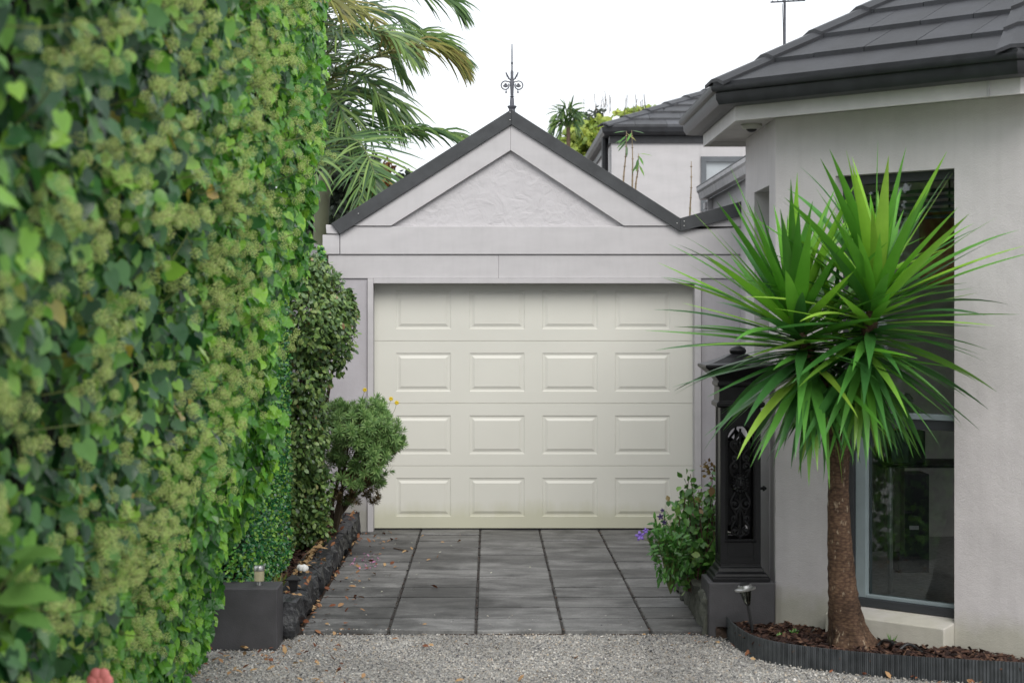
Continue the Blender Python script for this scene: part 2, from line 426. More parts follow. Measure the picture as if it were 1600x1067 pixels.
drive = thing('driveway', (0, 10.65, 0), 'grey concrete slab driveway laid in columns up to the garage door', None, kind='structure')
m = MB(); m.box(-1.16, 1.80, 10.66, 15.9, -.06, -.024); m.build('paver_bed', M_soil, drive)
CX = [-1.094, -.587, -.080, .427, .934, 1.441]
m0 = MB(); m0.box(-.2465, .2465, -.2050, .2050, -.04, 0)
pv = []
for k in range(5):
    for r in range(12):
        xc = (CX[k]+CX[k+1])/2; yc = 10.65+.43*(r+.5)
        if yc > 15.8: continue
        bm_ = MB(); bm_.v = list(m0.v); bm_.f = list(m0.f)
        if not pv:
            ob0 = bm_.build('paver', M_paver, drive)
            bv = ob0.modifiers.new('bevel', 'BEVEL'); bv.width = .006; bv.segments = 1
            me0 = ob0.data
            # mesh is stored relative to the parent: recentre
            for v in me0.vertices: v.co = Vector(v.co)+Vector((0, 10.65, 0))
            ob = ob0
        else:
            ob = ob0.copy(); col.objects.link(ob); ob.parent = drive
        ob.location = (xc, yc-10.65, rng.uniform(-.003, .003)); ob.rotation_euler = (rng.gauss(0, .003), rng.gauss(0, .003), rng.gauss(0, .0015))
        pv.append(ob)
m = MB()
for r in range(1, 12): m.box(-1.09, 1.44, 10.65+.43*r-.0095, 10.65+.43*r+.0095, -.02, -.003)
m.build('joint_sand', sim('dark_joint_sand', (.014, .013, .012), .95, .4, 40), drive)['kind'] = 'stuff'
# narrow timber and debris strips in the column joints
for k in range(1, 5):
    m = MB(); y = 10.66
    while y < 15.75:
        L = rng.uniform(.12, .3)
        m.box(CX[k]-.004+rng.uniform(-.002, .002), CX[k]+.004, y, min(y+L, 15.75)-.006, -.03, -.006+rng.uniform(-.003, .004)); y += L
    m.build('joint_strip', sim('joint_timber', (.045, .040, .036), .9, .5, 25, .6, 80), drive)
# edge slabs cut to the right hand bed
m = MB()
for r in range(12):
    y0 = 10.65+.43*r
    m.box(1.452, 1.78, y0+.003, min(y0+.427, 15.78), -.04, -.002)
tag(m.build('edge_slabs', M_paver, drive), kind='stuff')

# loose stones of the gravel
def stone_base():
    vs = [(1, 0, 0), (.1, 1, .1), (-1, .1, 0), (0, -1, 0), (.1, .1, .6), (0, 0, -.5)]
    return vs, [(0, 1, 4), (1, 2, 4), (2, 3, 4), (3, 0, 4), (1, 0, 5), (2, 1, 5), (3, 2, 5), (0, 3, 5)]
mats = []
for i in range(52000):
    D = 8.3+2.9*rng.random()**1.0
    x = rng.uniform(-1.75, 3.3)
    if D > 10.66+.05*noise.noise((x*2, 3, 0)):
        if not (x < -1.16 and D < 10.9) and not x > 1.5 and rng.random() > .012: continue
    s = rng.uniform(.003, .0075)*(1.5 if rng.random() < .06 else 1)
    q = Matrix.Rotation(rng.uniform(0, 6.28), 4, 'Z') @ Matrix.Rotation(rng.gauss(0, .5), 4, 'X') @ Matrix.Rotation(rng.gauss(0, .5), 4, 'Y') @ Matrix.Diagonal((s, s*rng.uniform(.6, 1), s*rng.uniform(.6, 1), 1))
    z = -.03+s*.4+rng.random()*.009 if D < 10.66 else .001
    q.translation = (x, D, z); mats.append([list(r) for r in q])
    
g = joined('gravel', stone_base(), mats, M_stone)
tag(g, 'small angular grey stones covering the ground', kind='stuff')

# ============================================================ GARAGE
DF = 15.6
gar = thing('garage', (.37, DF, 0), 'gabled cream-doored garage with stucco gable and dark capping at the driveway end', 'garage')
def fpx(poly, D, t, name, mt, bevel=0, parent=None):
    mm = MB(); mm.pxz(poly, D, t); return mm.build(name, mt, parent or gar, bevel=bevel)
# side wall panels and lintel area (behind the boards)
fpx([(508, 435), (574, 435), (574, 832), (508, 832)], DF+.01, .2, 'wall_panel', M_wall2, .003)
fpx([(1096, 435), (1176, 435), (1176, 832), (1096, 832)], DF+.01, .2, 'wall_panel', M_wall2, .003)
fpx([(513, 398.3), (779.0, 398.3), (779.0, 435), (513, 435)], DF-.005, .2, 'fascia_board', M_board, .003)
fpx([(779.2, 398.3), (1176, 398.3), (1176, 435), (779.2, 435)], DF-.005, .2, 'fascia_board', M_board, .003)
fpx([(531.5, 354), (1176, 354), (1176, 397.3), (531.5, 397.3)], DF-.02, .2, 'fascia_board', M_board, .003)
fpx([(504, 367), (530.5, 367), (530.5, 397.3), (504, 397.3)], DF-.02, .25, 'fascia_return', M_board, .004)
fpx([(509, 351), (520, 352), (530, 366), (510, 365)], DF-.03, .3, 'gutter_end', M_board, .006)
fpx([(606, 354), (797, 232), (980, 354)], DF+.012, .1, 'gable_panel', M_stucco)
fpx([(531.5, 366.5), (797, 194), (797, 235), (609, 353.5), (531.5, 353.5)], DF-.035, .12, 'barge_board', M_board, .003) if False else None
fpx([(552, 353), (797.8, 193), (797.8, 235), (611, 353)], DF-.035, .14, 'barge_board', M_board, .003)
fpx([(798, 193), (1063, 360), (1063, 353.2), (1046, 353.2), (977, 353.2), (798, 235)][0:1]+[(1052, 353), (975, 353), (798, 235)], DF-.035, .14, 'barge_board', M_board, .003)
fpx([(1063.5, 359), (1176, 331), (1176, 353.5), (1063.5, 353.5)][0:1]+[(1176, 331), (1176, 354), (1040, 354)], DF-.028, .14, 'barge_board', M_board)
fpx([(515, 436), (1170, 436), (1170, 356), (515, 368)], DF+.06, .05, 'backing_panel', M_board)
# dark capping (three lengths)
fpx([(517, 350), (799, 171), (799, 195), (531, 366)], DF-.06, .3, 'roof_capping', M_flash, .003)
fpx([(799, 171), (1063, 341), (1063, 362), (799, 195)], DF-.061, .3, 'roof_capping', M_flash, .003)
fpx([(1063, 341), (1176, 310), (1176, 333), (1063, 362)], DF-.06, .3, 'roof_capping', M_flash, .003)
m = MB()
for a, b in (((560, 334), (1, 1)), ((797, 176), (1, 1)), ((797, 188), (1, 1)), ((1058, 349), (1, 1)), ((1069, 346), (1, 1)), ((1069, 353), (1, 1))):
    m.ball(P(a[0], a[1], DF-.062), .006, n=6)
m.build('rivets', M_steel, gar)
# body behind: roof and side walls
w0, w1 = P(520, 0, DF).x, P(1176, 0, DF).x
ap = P(799, 190, DF); lf = P(525, 362, DF); rt = P(1063, 355, DF)
m = MB(); m.xz([(lf.x, lf.z), (ap.x, ap.z), (rt.x, rt.z), (rt.x, rt.z-.1), (ap.x, ap.z-.1), (lf.x, lf.z-.1)], DF+.24, DF+5.4); m.build('roof', M_flash, gar)
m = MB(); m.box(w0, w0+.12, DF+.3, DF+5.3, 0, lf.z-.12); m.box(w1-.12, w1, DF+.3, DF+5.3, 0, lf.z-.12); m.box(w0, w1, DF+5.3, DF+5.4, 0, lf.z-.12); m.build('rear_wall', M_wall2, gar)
# frame round the door
fr0, fr1, frz = P(574, 0, DF).x, P(1095, 0, DF).x, P(0, 435.4, DF).z
i0, i1, iz = P(583.5, 0, DF).x, P(1085, 0, DF).x, P(0, 443, DF).z
m = MB(); m.box(fr0+.003, i0, DF-.03, DF+.17, 0, frz); m.build('door_frame', M_board, gar, bevel=.003)
m = MB(); m.box(i1, fr1, DF-.03, DF+.17, 0, frz); m.build('door_frame', M_board, gar, bevel=.003)
m = MB(); m.box(i0+.001, i1-.001, DF-.03, DF+.17, iz, frz); m.build('door_frame', M_board, gar, bevel=.003)
# sectional door: four sections, each with four pressed panels
door = bpy.data.objects.new('garage_door', None); col.objects.link(door); door.parent = gar
DD = 15.735
xs = [-1.03]; cx = [-.567, .063, .688, 1.31]
for c in cx: xs += [c-.236, c+.236]
xs.append(1.79)
def section(z0, h):
    me = MB(); zs = [z0+.003, z0+.102, z0+.431, z0+h-.003]
    def V(x, z, d): return (x, DD+d, z)
    for i in range(len(xs)-1):
        for j in range(3):
            if i % 2 == 1 and j == 1:
                x0, x1, a, b = xs[i], xs[i+1], zs[1], zs[2]
                rings = [(0, 0), (.006, .005), (.018, .0065), (.024, .006), (.046, -.0015), (.052, -.001)]
                for (q0, d0), (q1, d1) in zip(rings, rings[1:]):
                    o_ = [(x0+q0, a+q0, d0), (x1-q0, a+q0, d0), (x1-q0, b-q0, d0), (x0+q0, b-q0, d0)]
                    n_ = [(x0+q1, a+q1, d1), (x1-q1, a+q1, d1), (x1-q1, b-q1, d1), (x0+q1, b-q1, d1)]
                    for k in range(4):
                        me.add([V(*o_[k]), V(*o_[(k+1) % 4]), V(*n_[(k+1) % 4]), V(*n_[k])], [(0, 1, 2, 3)])
                q, d = rings[-1]
                me.add([V(x0+q, a+q, d), V(x1-q, a+q, d), V(x1-q, b-q, d), V(x0+q, b-q, d)], [(0, 1, 2, 3)])
            else:
                me.add([V(xs[i], zs[j], 0), V(xs[i+1], zs[j], 0), V(xs[i+1], zs[j+1], 0), V(xs[i], zs[j+1], 0)], [(0, 1, 2, 3)])
    # rounded lips top and bottom, back
    for za, zb, dy in ((zs[0], zs[0]-.0028, .006), (zs[3], zs[3]+.0028, .006)):
        me.add([V(xs[0], za, 0), V(xs[-1], za, 0), V(xs[-1], zb, dy), V(xs[0], zb, dy)], [(0, 1, 2, 3)])
        me.add([V(xs[0], zb, dy), V(xs[-1], zb, dy), V(xs[-1], zb, .05), V(xs[0], zb, .05)], [(0, 1, 2, 3)])
    return me.build('door_section', M_door, door)
for k in range(4): section(.012+.5345*k, .5345)
m = MB(); m.box(-1.03, 1.79, DD+.012, DD+.03, 0.001, .013); m.build('rubber_seal', M_black, door)
# ridge finial: a part with its scrolls, leaves and spire
fin = bpy.data.objects.new('finial', None); col.objects.link(fin); fin.parent = gar
FD = DF+.02; c0 = P(800, 172, FD); k_ = FD/F
def fz(y): return (172-y)*k_
m = MB(); m.lathe(c0, [(.004, -.06), (.03, -.02), (.026, fz(171)), (.038, fz(168)), (.040, fz(166)), (.020, fz(165)), (.017, fz(155)), (.013, fz(152)), (.024, fz(151.5)), (.013, fz(150.5)), (.015, fz(140)), (.019, fz(132)), (.016, fz(126)), (.012, fz(120)), (.013, fz(113)), (.007, fz(110)), (.0065, fz(101)), (.012, fz(99)), (.0065, fz(97)), (.0055, fz(80)), (.004, fz(69))], 10)
m.build('shaft', M_iron_g, fin, smooth=True)
for sg in (-1, 1):
    pts = []
    for i in range(22):
        a = R(62) + i/21*R(330); r = 6.9-1.9*(i/21)**2*.9
        pts.append(P(800+sg*(10.2-math.cos(a)*r*1.0), 134-math.sin(a)*r, FD-.01))
    pts = [P(800+sg*2, 131, FD-.01), P(800+sg*4.2, 128, FD-.01)]+pts
    m = MB(); m.tube(pts, .0055, 6); m.build('scroll', M_iron_g, fin, smooth=True)
    m = MB(); cc = P(800+sg*10, 134.6, FD-.01)
    for dx, dz in ((-.011, 0), (.011, 0), (0, .013), (0, -.004)): m.ball(cc+Vector((dx, 0, dz)), .011, (1, .6, 1), 6)
    m.tube([P(800+sg*9, 140.5, FD-.01), P(800+sg*9.2, 143, FD-.01)], .004, 5); m.ball(P(800+sg*9.2, 144.5, FD-.01), .009, n=6)
    m.build('trefoil', M_iron_g, fin, smooth=True)
    a = P(800+sg*2.5, 126, FD-.01); b = P(800+sg*10, 112.5, FD-.03); d = (b-a); s_ = Vector((d.z, 0, -d.x)).normalized()*sg
    m = MB(); pr = [(0, .002), (.15, .006), (.3, .013), (.42, .008), (.55, .014), (.68, .008), (.8, .009), (1, .001)]
    top = [a+d*t_+s_*w for t_, w in pr]; bot = [a+d*t_-s_*.004 for t_, w in pr][::-1]
    m.extr(top+bot, (0, .008, 0)); m.build('leaf', M_iron_g, fin)

# ============================================================ LEFT BOUNDARY WALL
bw = thing('boundary_wall', (-1.5, 12.5, 0), 'tall pale rendered boundary wall running along the left of the driveway', 'wall')
for i in range(6):
    y0 = 10.45+i*.86
    m = MB(); m.box(-1.56, -1.43, y0, y0+.853, 0, 2.42); m.build('wall_panel', M_wall2, bw, bevel=.003)

# ============================================================ FRONT HOUSE (octagonal bay)
C0 = Vector((1.65, 10.6)); SD = Vector((.70711, -.70711)); ND = Vector((-.70711, -.70711))
def FP(s, u, z=None):
    p = C0+SD*s+ND*u
    return (p.x, p.y) if z is None else Vector((p.x, p.y, z))
SL = 1.584
C2 = FP(SL, 0)
house = thing('bay_house', (2.2, 10.6, 0), 'light rendered house with an octagonal bay, dark tiled roof and tall window', 'house')
TK = .22; WT = 2.96
mit = TK*math.tan(R(22.5))
W0, W1, Wz0, Wz1 = .41, 1.165, .052, 2.604
m = MB(); m.xy([FP(0, 0), FP(W0, 0), FP(W0, -TK), FP(mit, -TK)], -.05, WT); 
m.xy([FP(W1, 0), FP(SL, 0), FP(SL-mit, -TK), FP(W1, -TK)], -.05, WT)
m.xy([FP(W0, 0), FP(W1, 0), FP(W1, -TK), FP(W0, -TK)], Wz1, WT)
m.xy([FP(W0, 0), FP(W1, 0), FP(W1, -TK), FP(W0, -TK)], -.05, Wz0)
m.build('wall', M_wall, house)
# side wall with the narrow side window
q0, q1 = 10.84, 11.45
m = MB(); m.xy([(1.65, 10.6), (1.65+TK, 10.6+mit), (1.65+TK, q0), (1.65, q0)], -.05, WT)
m.box(1.65, 1.65+TK, q1, 11.84, -.05, WT); m.box(1.65, 1.65+TK, q0, q1, 2.59, WT); m.box(1.65, 1.65+TK, q0, q1, -.05, .2)
m.build('wall', M_wall, house)
m = MB(); m.xy([C2, (3.3, C2[1]), (3.3, C2[1]+TK), (C2[0]+mit, C2[1]+TK)], -.05, WT)
m.box(5.2, 6, C2[1], C2[1]+TK, -.05, WT); m.box(3.3, 5.2, C2[1], C2[1]+TK, 2.6, WT); m.box(3.3, 5.2, C2[1], C2[1]+TK, -.05, .2); m.build('wall', M_wall, house)
added_window = bpy.data.objects.new('window', None); col.objects.link(added_window); added_window.parent = house  # out-of-view window, added to let more light into the room
m = MB()
for a_ in (3.3, 4.22, 5.14): m.box(a_, a_+.06, C2[1]+.08, C2[1]+.14, .2, 2.6)
m.build('frame', M_wfr, added_window)
m = MB(); m.box(3.36, 5.14, C2[1]+.105, C2[1]+.11, .2, 2.6); m.build('pane', M_glass, added_window)
m = MB(); m.box(1.65+TK, 2.13, 11.72, 11.84, -.05, WT); m.build('wall', M_wall, house)
# sill block
m = MB(); m.add([FP(W0-.0, 0.002, .06), FP(W1-.003, .002, .06), FP(W1-.003, .10, .045), FP(W0, .10, .045),
                 FP(W0, -.10, .20), FP(W1-.003, -.10, .20), FP(W1-.003, .10, .165), FP(W0, .10, .165), FP(W0, -.10, .06), FP(W1-.003, -.10, .06)],
                [(3, 2, 6, 7), (7, 6, 5, 4), (0, 1, 2, 3), (1, 9, 5, 6, 2), (0, 3, 7, 4, 8), (8, 4, 5, 9), (0, 8, 9, 1)])
m.build('window_sill', M_wall, house, bevel=.006)
# facet window: frame > rails, panes
def fbox(mm, s0, s1, u0, u1, z0, z1):
    mm.xy([FP(s0, u0), FP(s1, u0), FP(s1, u1), FP(s0, u1)], z0, z1)
wnd = bpy.data.objects.new('window', None); col.objects.link(wnd); wnd.parent = house
m = MB(); fbox(m, W0, W0+.075, -.16, -.075, .2, Wz1); m.build('frame', M_wfr, wnd, bevel=.002)
m = MB(); fbox(m, W1-.03, W1, -.16, -.075, .2, Wz1); m.build('frame', M_wfr, wnd, bevel=.002)
m = MB(); fbox(m, W0+.075, W1-.03, -.16, -.075, Wz1-.05, Wz1); m.build('frame', M_wfr, wnd, bevel=.002)
m = MB(); fbox(m, W0+.075, W1-.03, -.16, -.07, .2, .245); m.build('frame', M_wfr, wnd, bevel=.002)
m = MB(); fbox(m, W0+.075, W1-.03, -.16, -.075, 1.20, 1.255); m.build('transom', M_wfr, wnd, bevel=.002)
m = MB(); fbox(m, W0+.075, W1-.031, -.14, -.066, 1.255, 1.285); m.build('transom_bead', M_wfr2, wnd, bevel=.002)
m = MB(); fbox(m, W0+.076, W0+.145, -.15, -.085, .246, 1.199); m.build('sash', M_wfr2, wnd, bevel=.003)
m = MB(); fbox(m, W0+.145, W1-.031, -.14, -.085, .246, .266); m.build('sash', M_wfr2, wnd, bevel=.003)
m = MB(); fbox(m, W0+.145, W1-.03, -.122, -.116, .266, 1.2); m.build('pane', M_glass, wnd)
m = MB(); fbox(m, W0+.075, W1-.03, -.122, -.116, 1.286, Wz1-.05); m.build('pane', M_glass, wnd)
wn2 = bpy.data.objects.new('window', None); col.objects.link(wn2); wn2.parent = house
m = MB(); m.box(1.75, 1.81, q0, q0+.05, .2, 2.59); m.box(1.75, 1.81, q1-.05, q1, .2, 2.59); m.box(1.75, 1.81, q0+.05, q1-.05, 2.54, 2.59); m.box(1.75, 1.81, q0+.05, q1-.05, .2, .25)
m.build('frame', M_wfr, wn2)
m = MB(); m.box(1.775, 1.78, q0+.05, q1-.05, .25, 2.54); m.build('pane', M_glass, wn2)
# room inside
M_room = sim('room_paint', (.58, .53, .49), .8)
M_carpet = sim('room_carpet', (.42, .40, .39), .95, .2, 30, .5, 200)
m = MB(); m.box(2.0, 6, 13.9, 14.0, 0, 2.9); m.box(5.9, 6, C2[1]+TK, 13.9, 0, 2.9); m.box(2.13, 2.2, 11.84, 13.9, 0, 2.9); m.build('room_wall', M_room, house)
m = MB(); m.xy([FP(.2, -TK-.01), FP(SL-.1, -TK-.01), (5.9, C2[1]+TK+.01), (5.9, 13.9), (2.2, 13.9), (2.2, 11.7), (1.88, 11.7), (1.88, 10.8)], .10, .16); m.build('room_floor', M_carpet, house)
m = MB(); m.xy([FP(.2, -TK-.01), FP(SL-.1, -TK-.01), (5.9, C2[1]+TK+.01), (5.9, 13.9), (2.2, 13.9), (2.2, 11.7), (1.88, 11.7), (1.88, 10.8)], 2.9, 2.95); m.build('room_ceiling', M_room, house)
# venetian blind drawn up at the window head: slats
M_slat = sim('blind_slat', (.10, .105, .11), .5)
for k in range(5):
    m = MB(); z = 2.50-.036*k
    m.add([FP(W0+.08, -.19, z), FP(W1-.03, -.19, z), FP(W1-.03, -.235, z+.02), FP(W0+.08, -.235, z+.02), FP(W0+.08, -.19, z-.004), FP(W1-.03, -.19, z-.004), FP(W1-.03, -.235, z+.016), FP(W0+.08, -.235, z+.016)],
          [(0, 1, 2, 3), (4, 7, 6, 5), (0, 4, 5, 1), (2, 6, 7, 3), (0, 3, 7, 4), (1, 5, 6, 2)])
    m.build('blind_slat', M_slat, wnd)

# eaves: path of wall corners with mitre vectors
def mitred(pts, norms):
    out = []
    for i, p in enumerate(pts):
        a = norms[max(i-1, 0)]; b = norms[min(i, len(norms)-1)]
        d = 1+a[0]*b[0]+a[1]*b[1]
        out.append((p[0], p[1], (a[0]+b[0])/d, (a[1]+b[1])/d))
    return out
path = mitred([(2.15, 11.84), (1.65, 11.84), (1.65, 10.6), C2, (6, C2[1])], [(0, 1), (-1, 0), tuple(ND), (0, -1)])
m = MB(); m.sweep(path, [(.222, 2.934), (.245, 2.934), (.245, 3.04), (.222, 3.04)]); m.build('fascia', M_fascia, house)
m = MB(); m.sweep(path, [(-.05, 2.962), (.221, 2.962), (.221, 2.975), (-.05, 2.975)]); m.build('soffit', M_soffit, house)
m = MB(); m.sweep(path, [(.247, 3.015), (.30, 3.012), (.345, 3.02), (.362, 3.05), (.364, 3.085), (.383, 3.092), (.391, 3.105), (.391, 3.122), (.372, 3.122), (.370, 3.10), (.35, 3.098), (.345, 3.06), (.33, 3.035), (.26, 3.03), (.26, 3.11), (.247, 3.11)])
m.build('gutter', M_gutter, house, smooth=True)
# small joint bead on the facet fascia near its right end
m = MB(); fbox(m, 1.50, 1.515, .246, .251, 2.936, 3.03); m.build('fascia_joint', M_gut_l, house)

def roof(parent, A, B, hA, hB, nrm, z0, p, g, w, rows, mt, name='roof_tile', seed=0, under=True, firstplain=False):
    A = Vector(A); B = Vector(B); hA = Vector(hA); hB = Vector(hB); e = (B-A).normalized()
    def pt(t, u, dz):
        # t along the eave from A, u inset
        q = A+e*t+Vector(nrm)*u
        return (q.x, q.y, z0+p*u+dz)
    la = hA.dot(e); lb = (B-A).length; rb = hB.dot(e)
    for k in range(rows):
        u0, u1 = k*g-(.03 if k else .0), (k+1)*g+.02
        L0, R0, L1, R1 = la*u0, lb+rb*u0, la*u1, lb+rb*u1
        if R0-L0 < .05: break
        if R1 < L1: R1 = L1 = (R1+L1)/2
        ww = 99 if (firstplain and k == 0) else w
        t = -20*w + (w/2 if k % 2 else 0)
        if ww == 99: t = -50; 
        while t < lb+3:
            a0, b0 = max(t+.002, L0), min(t+ww-.002, R0)
            a1, b1 = max(t+.002, L1), min(t+ww-.002, R1)
            if (b0 > a0+.01 or b1 > a1+.01):
                if b0 < a0: b0 = a0 = (a0+b0)/2
                if b1 < a1: b1 = a1 = (a1+b1)/2
                j = rng.uniform(-.002, .002)
                m = MB(); vs = [pt(a0, u0, .008), pt(b0, u0, .008), pt(b1, u1, .004), pt(a1, u1, .004), pt(a0, u0, .042+j), pt(b0, u0, .042+j), pt(b1, u1, .014), pt(a1, u1, .014)]
                m.add(vs, [(0, 1, 2, 3), (4, 7, 6, 5), (0, 4, 5, 1), (1, 5, 6, 2), (2, 6, 7, 3), (3, 7, 4, 0)])
                m.build(name, mt, parent)
            t += ww
            if ww == 99: break
def hipcaps(parent, A, h, up, z0, p, step, n, half, drop, mt):
    # caps in a run along the plan vector h (per unit inset), rising p per unit inset
    A = Vector(A); h = Vector(h); side = Vector((-h.y, h.x)).normalized()
    for i in range(n):
        u0, u1 = i*step, (i+1)*step+.05
        m = MB(); vs = []
        for u, lift in ((u0, .062), (u1, .040)):
            q = A+h*u
            for s_, dz in ((-half, -drop*half), (-half*.3, 0), (half*.3, 0), (half, -drop*half)):
                for th in (0, -.02):
                    r_ = q+side*s_
                    vs.append((r_.x, r_.y, z0+p*u+lift+dz+th))
        f = []
        for k in range(3):
            a = 2*k
            f += [(a, a+2, a+10, a+8), (a+1, a+9, a+11, a+3), (a, a+1, a+3, a+2), (a+8, a+10, a+11, a+9)]
        f += [(0, 8, 9, 1), (6, 7, 15, 14)]
        m.add(vs, f); m.build('hip_tile', mt, parent)
GA = (1.65-.375, 10.6-.375*.41421); e_ = .375
GB = (C2[0]-.375*.41421, C2[1]-.375)
GL = (1.65-.375, 11.84+.375)
ht = math.tan(R(22.5)); pz, z_e = .53, 3.105
nF = (.70711, .70711); hL = (nF[0]+ht*.70711, nF[1]-ht*.70711); hR = (nF[0]-ht*.70711, nF[1]+ht*.70711)
roof(house, GA, GB, hL, hR, nF, z_e, pz, .30, .33, 8, M_tile, firstplain=True)
# neighbouring roof planes
roof(house, GL, GA, (1, -.999), hL, (1, 0), z_e, pz, .30, .33, 5, M_tile)
roof(house, GB, (6, GB[1]), hR, (0, 1), (0, 1), z_e, pz, .30, .33, 7, M_tile)
hipcaps(house, GA, hL, None, z_e, pz, .30, 8, .105, .25, M_tile)
hipcaps(house, GB, hR, None, z_e, pz, .30, 8, .105, .25, M_tile)
apx = (GA[0]+hL[0]*2.3, GA[1]+hL[1]*2.3, z_e+pz*2.3)
m = MB(); m.add([(GA[0], GA[1], z_e), (GB[0], GB[1], z_e), (6, GB[1], z_e), (6, GB[1]+3, z_e+pz*3), apx, (GL[0]+.9, GL[1], z_e), (GL[0], GL[1], z_e)], [(0, 1, 4), (1, 2, 3, 4), (0, 4, 6), (4, 5, 6), (4, 3, 5)])
m.build('sarking', M_gutter, house)
# downpipe on the side wall near the corner

# middle wing
wing = thing('house_wing', (2.3, 15, 0), 'pale low side wing behind the garage capping with a light eave gutter', 'house')
m = MB(); m.box(2.13, 2.3, 11.85, 17.75, 0, 2.97); m.box(2.13, 6, 17.63, 17.75, 0, 2.97); m.build('wall', M_board, wing)
m = MB(); m.sweep([(2.13, 11.9, -1, 0), (2.13, 17.85, -1, 0)], [(0, 2.98), (.03, 2.955), (.09, 2.96), (.105, 3.02), (.12, 3.04), (.12, 3.075), (.10, 3.075), (.09, 3.03), (.0, 3.03)]); m.build('gutter', M_gut_l, wing)
m = MB(); m.sweep([(2.13, 11.9, -1, 0), (2.13, 17.86, -1, 0)], [(.0, 3.032), (.085, 3.035), (.121, 3.078), (.121, 3.088), (0, 3.10)]); m.build('gutter_edge', M_gutter, wing)
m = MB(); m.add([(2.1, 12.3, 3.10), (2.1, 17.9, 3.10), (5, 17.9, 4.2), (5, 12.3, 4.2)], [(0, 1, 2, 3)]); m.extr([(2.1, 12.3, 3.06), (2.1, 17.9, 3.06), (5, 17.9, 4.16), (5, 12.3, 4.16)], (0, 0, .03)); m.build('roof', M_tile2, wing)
m = MB()
for k in range(8): m.box(2.06, 2.125, 17.56, 17.72, 2.86-.075*k, 2.92-.075*k)
m.box(2.08, 2.125, 17.50, 17.60, 2.2, 2.95); m.build('rainhead', M_gut_l, wing)

# ============================================================ REAR HOUSE
RD = 24.0; rs = RD/F
rh = thing('rear_house', (3, 26, 0), 'two storey grey rendered house rising behind the garage roof', 'house')
rx, rz = P(950, 200, RD).x, P(950, 200, RD).z
wx = P(956, 0, RD+.1).x
m = MB(); wD = RD+.12
winx0, winx1, wz0, wz1 = P(1095, 0, wD).x, P(1172, 0, wD).x, P(0, 330, wD).z, P(0, 245, wD).z
m.box(wx, winx0, wD, wD+.2, 0, rz-.1); m.box(winx1, 8, wD, wD+.2, 0, rz-.1); m.box(winx0, winx1, wD, wD+.2, wz1, rz-.1); m.box(winx0, winx1, wD, wD+.2, 0, wz0)
m.box(wx, wx+.2, wD+.2, 29, 0, rz-.1); m.build('wall', M_board, rh)
for xx in (P(1094, 0, wD).x, ):
    m = MB(); m.box(xx-.006, xx+.006, wD-.004, wD, 2.4, rz-.2); m.build('control_joint', M_gut_l, rh)
w3 = bpy.data.objects.new('window', None); col.objects.link(w3); w3.parent = rh
b_ = .07
m = MB(); m.box(winx0, winx0+b_, wD-.03, wD+.08, wz0, wz1); m.box(winx0+b_, winx1-b_, wD-.03, wD+.08, wz1-b_, wz1); m.box(winx1-b_, winx1, wD-.03, wD+.08, wz0, wz1); m.box(winx0+b_, winx1-b_, wD-.03, wD+.08, wz0, wz0+b_); m.build('frame', sim('grey_frame', (.10, .11, .12), .4), w3)
m = MB(); m.box(winx0+b_, winx1-b_, wD+.02, wD+.03, wz0+b_, wz1-b_); m.build('pane', sim('far_glass', (.35, .38, .40), .06, .05, spec=1), w3)
pth = mitred([(wx, 29), (wx, wD), (8, wD)], [(-1, 0), (0, -1)])
m = MB(); m.sweep(pth, [(.005, rz-.19), (.03, rz-.19), (.03, rz-.02), (.005, rz-.02)]); m.build('fascia', M_gutter, rh)
m = MB(); m.sweep(pth, [(.032, rz-.10), (.10, rz-.09), (.13, rz-.05), (.14, rz+.01), (.11, rz+.01), (.032, rz-.0)]); m.build('gutter', M_gutter, rh)
m = MB(); m.tube([(wx-.07, wD+.35, rz-.08), (wx-.05, wD+.35, 1)], .045, 8); m.build('downpipe', M_gutter, rh)
GA2 = (wx-.12, wD-.12); pz2 = .42
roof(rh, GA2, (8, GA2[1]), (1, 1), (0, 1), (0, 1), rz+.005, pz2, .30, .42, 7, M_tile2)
hipcaps(rh, GA2, (1, 1), None, rz+.005, pz2, .30, 8, .10, .35, M_tile2)
m = MB(); m.add([(GA2[0], GA2[1], rz), (8, GA2[1], rz), (8, GA2[1]+2.5, rz+pz2*2.5), (GA2[0]+2.5, GA2[1]+2.5, rz+pz2*2.5), (GA2[0], 30, rz), (GA2[0]+2.5, 30, rz+pz2*2.5)], [(0, 1, 2, 3), (0, 3, 5, 4)]); m.build('sarking', M_gutter, rh)
# ============================================================ PLINTHS, PILLAR, LAMPS
m = MB(); m.box(-1.545, -1.172, 10.15, 10.43, -.03, .315)
tag(m.build('plinth', M_plinth, bevel=.008), 'charcoal rendered block at the left driveway corner under a small cylindrical light', 'plinth')
m = MB(); m.box(1.259, 1.642, 10.56, 10.93, -.03, .288)
tag(m.build('plinth', M_plinth, bevel=.008), 'low charcoal rendered block carrying the black cast iron pillar', 'plinth')
px0 = Vector((1.452, 10.745, .288))
pil = thing('cast_iron_pillar', px0, 'black ornate cast iron pillar with pierced panel standing on a plinth beside the driveway', 'pillar')
m = MB(); m.square(px0, [(.165, 0), (.165, .022), (.155, .03), (.150, .045), (.135, .055), (.128, .075), (.118, .085), (.118, .10)]); m.build('base', M_iron, pil, bevel=.003)
zt = 1.30; hw = .117
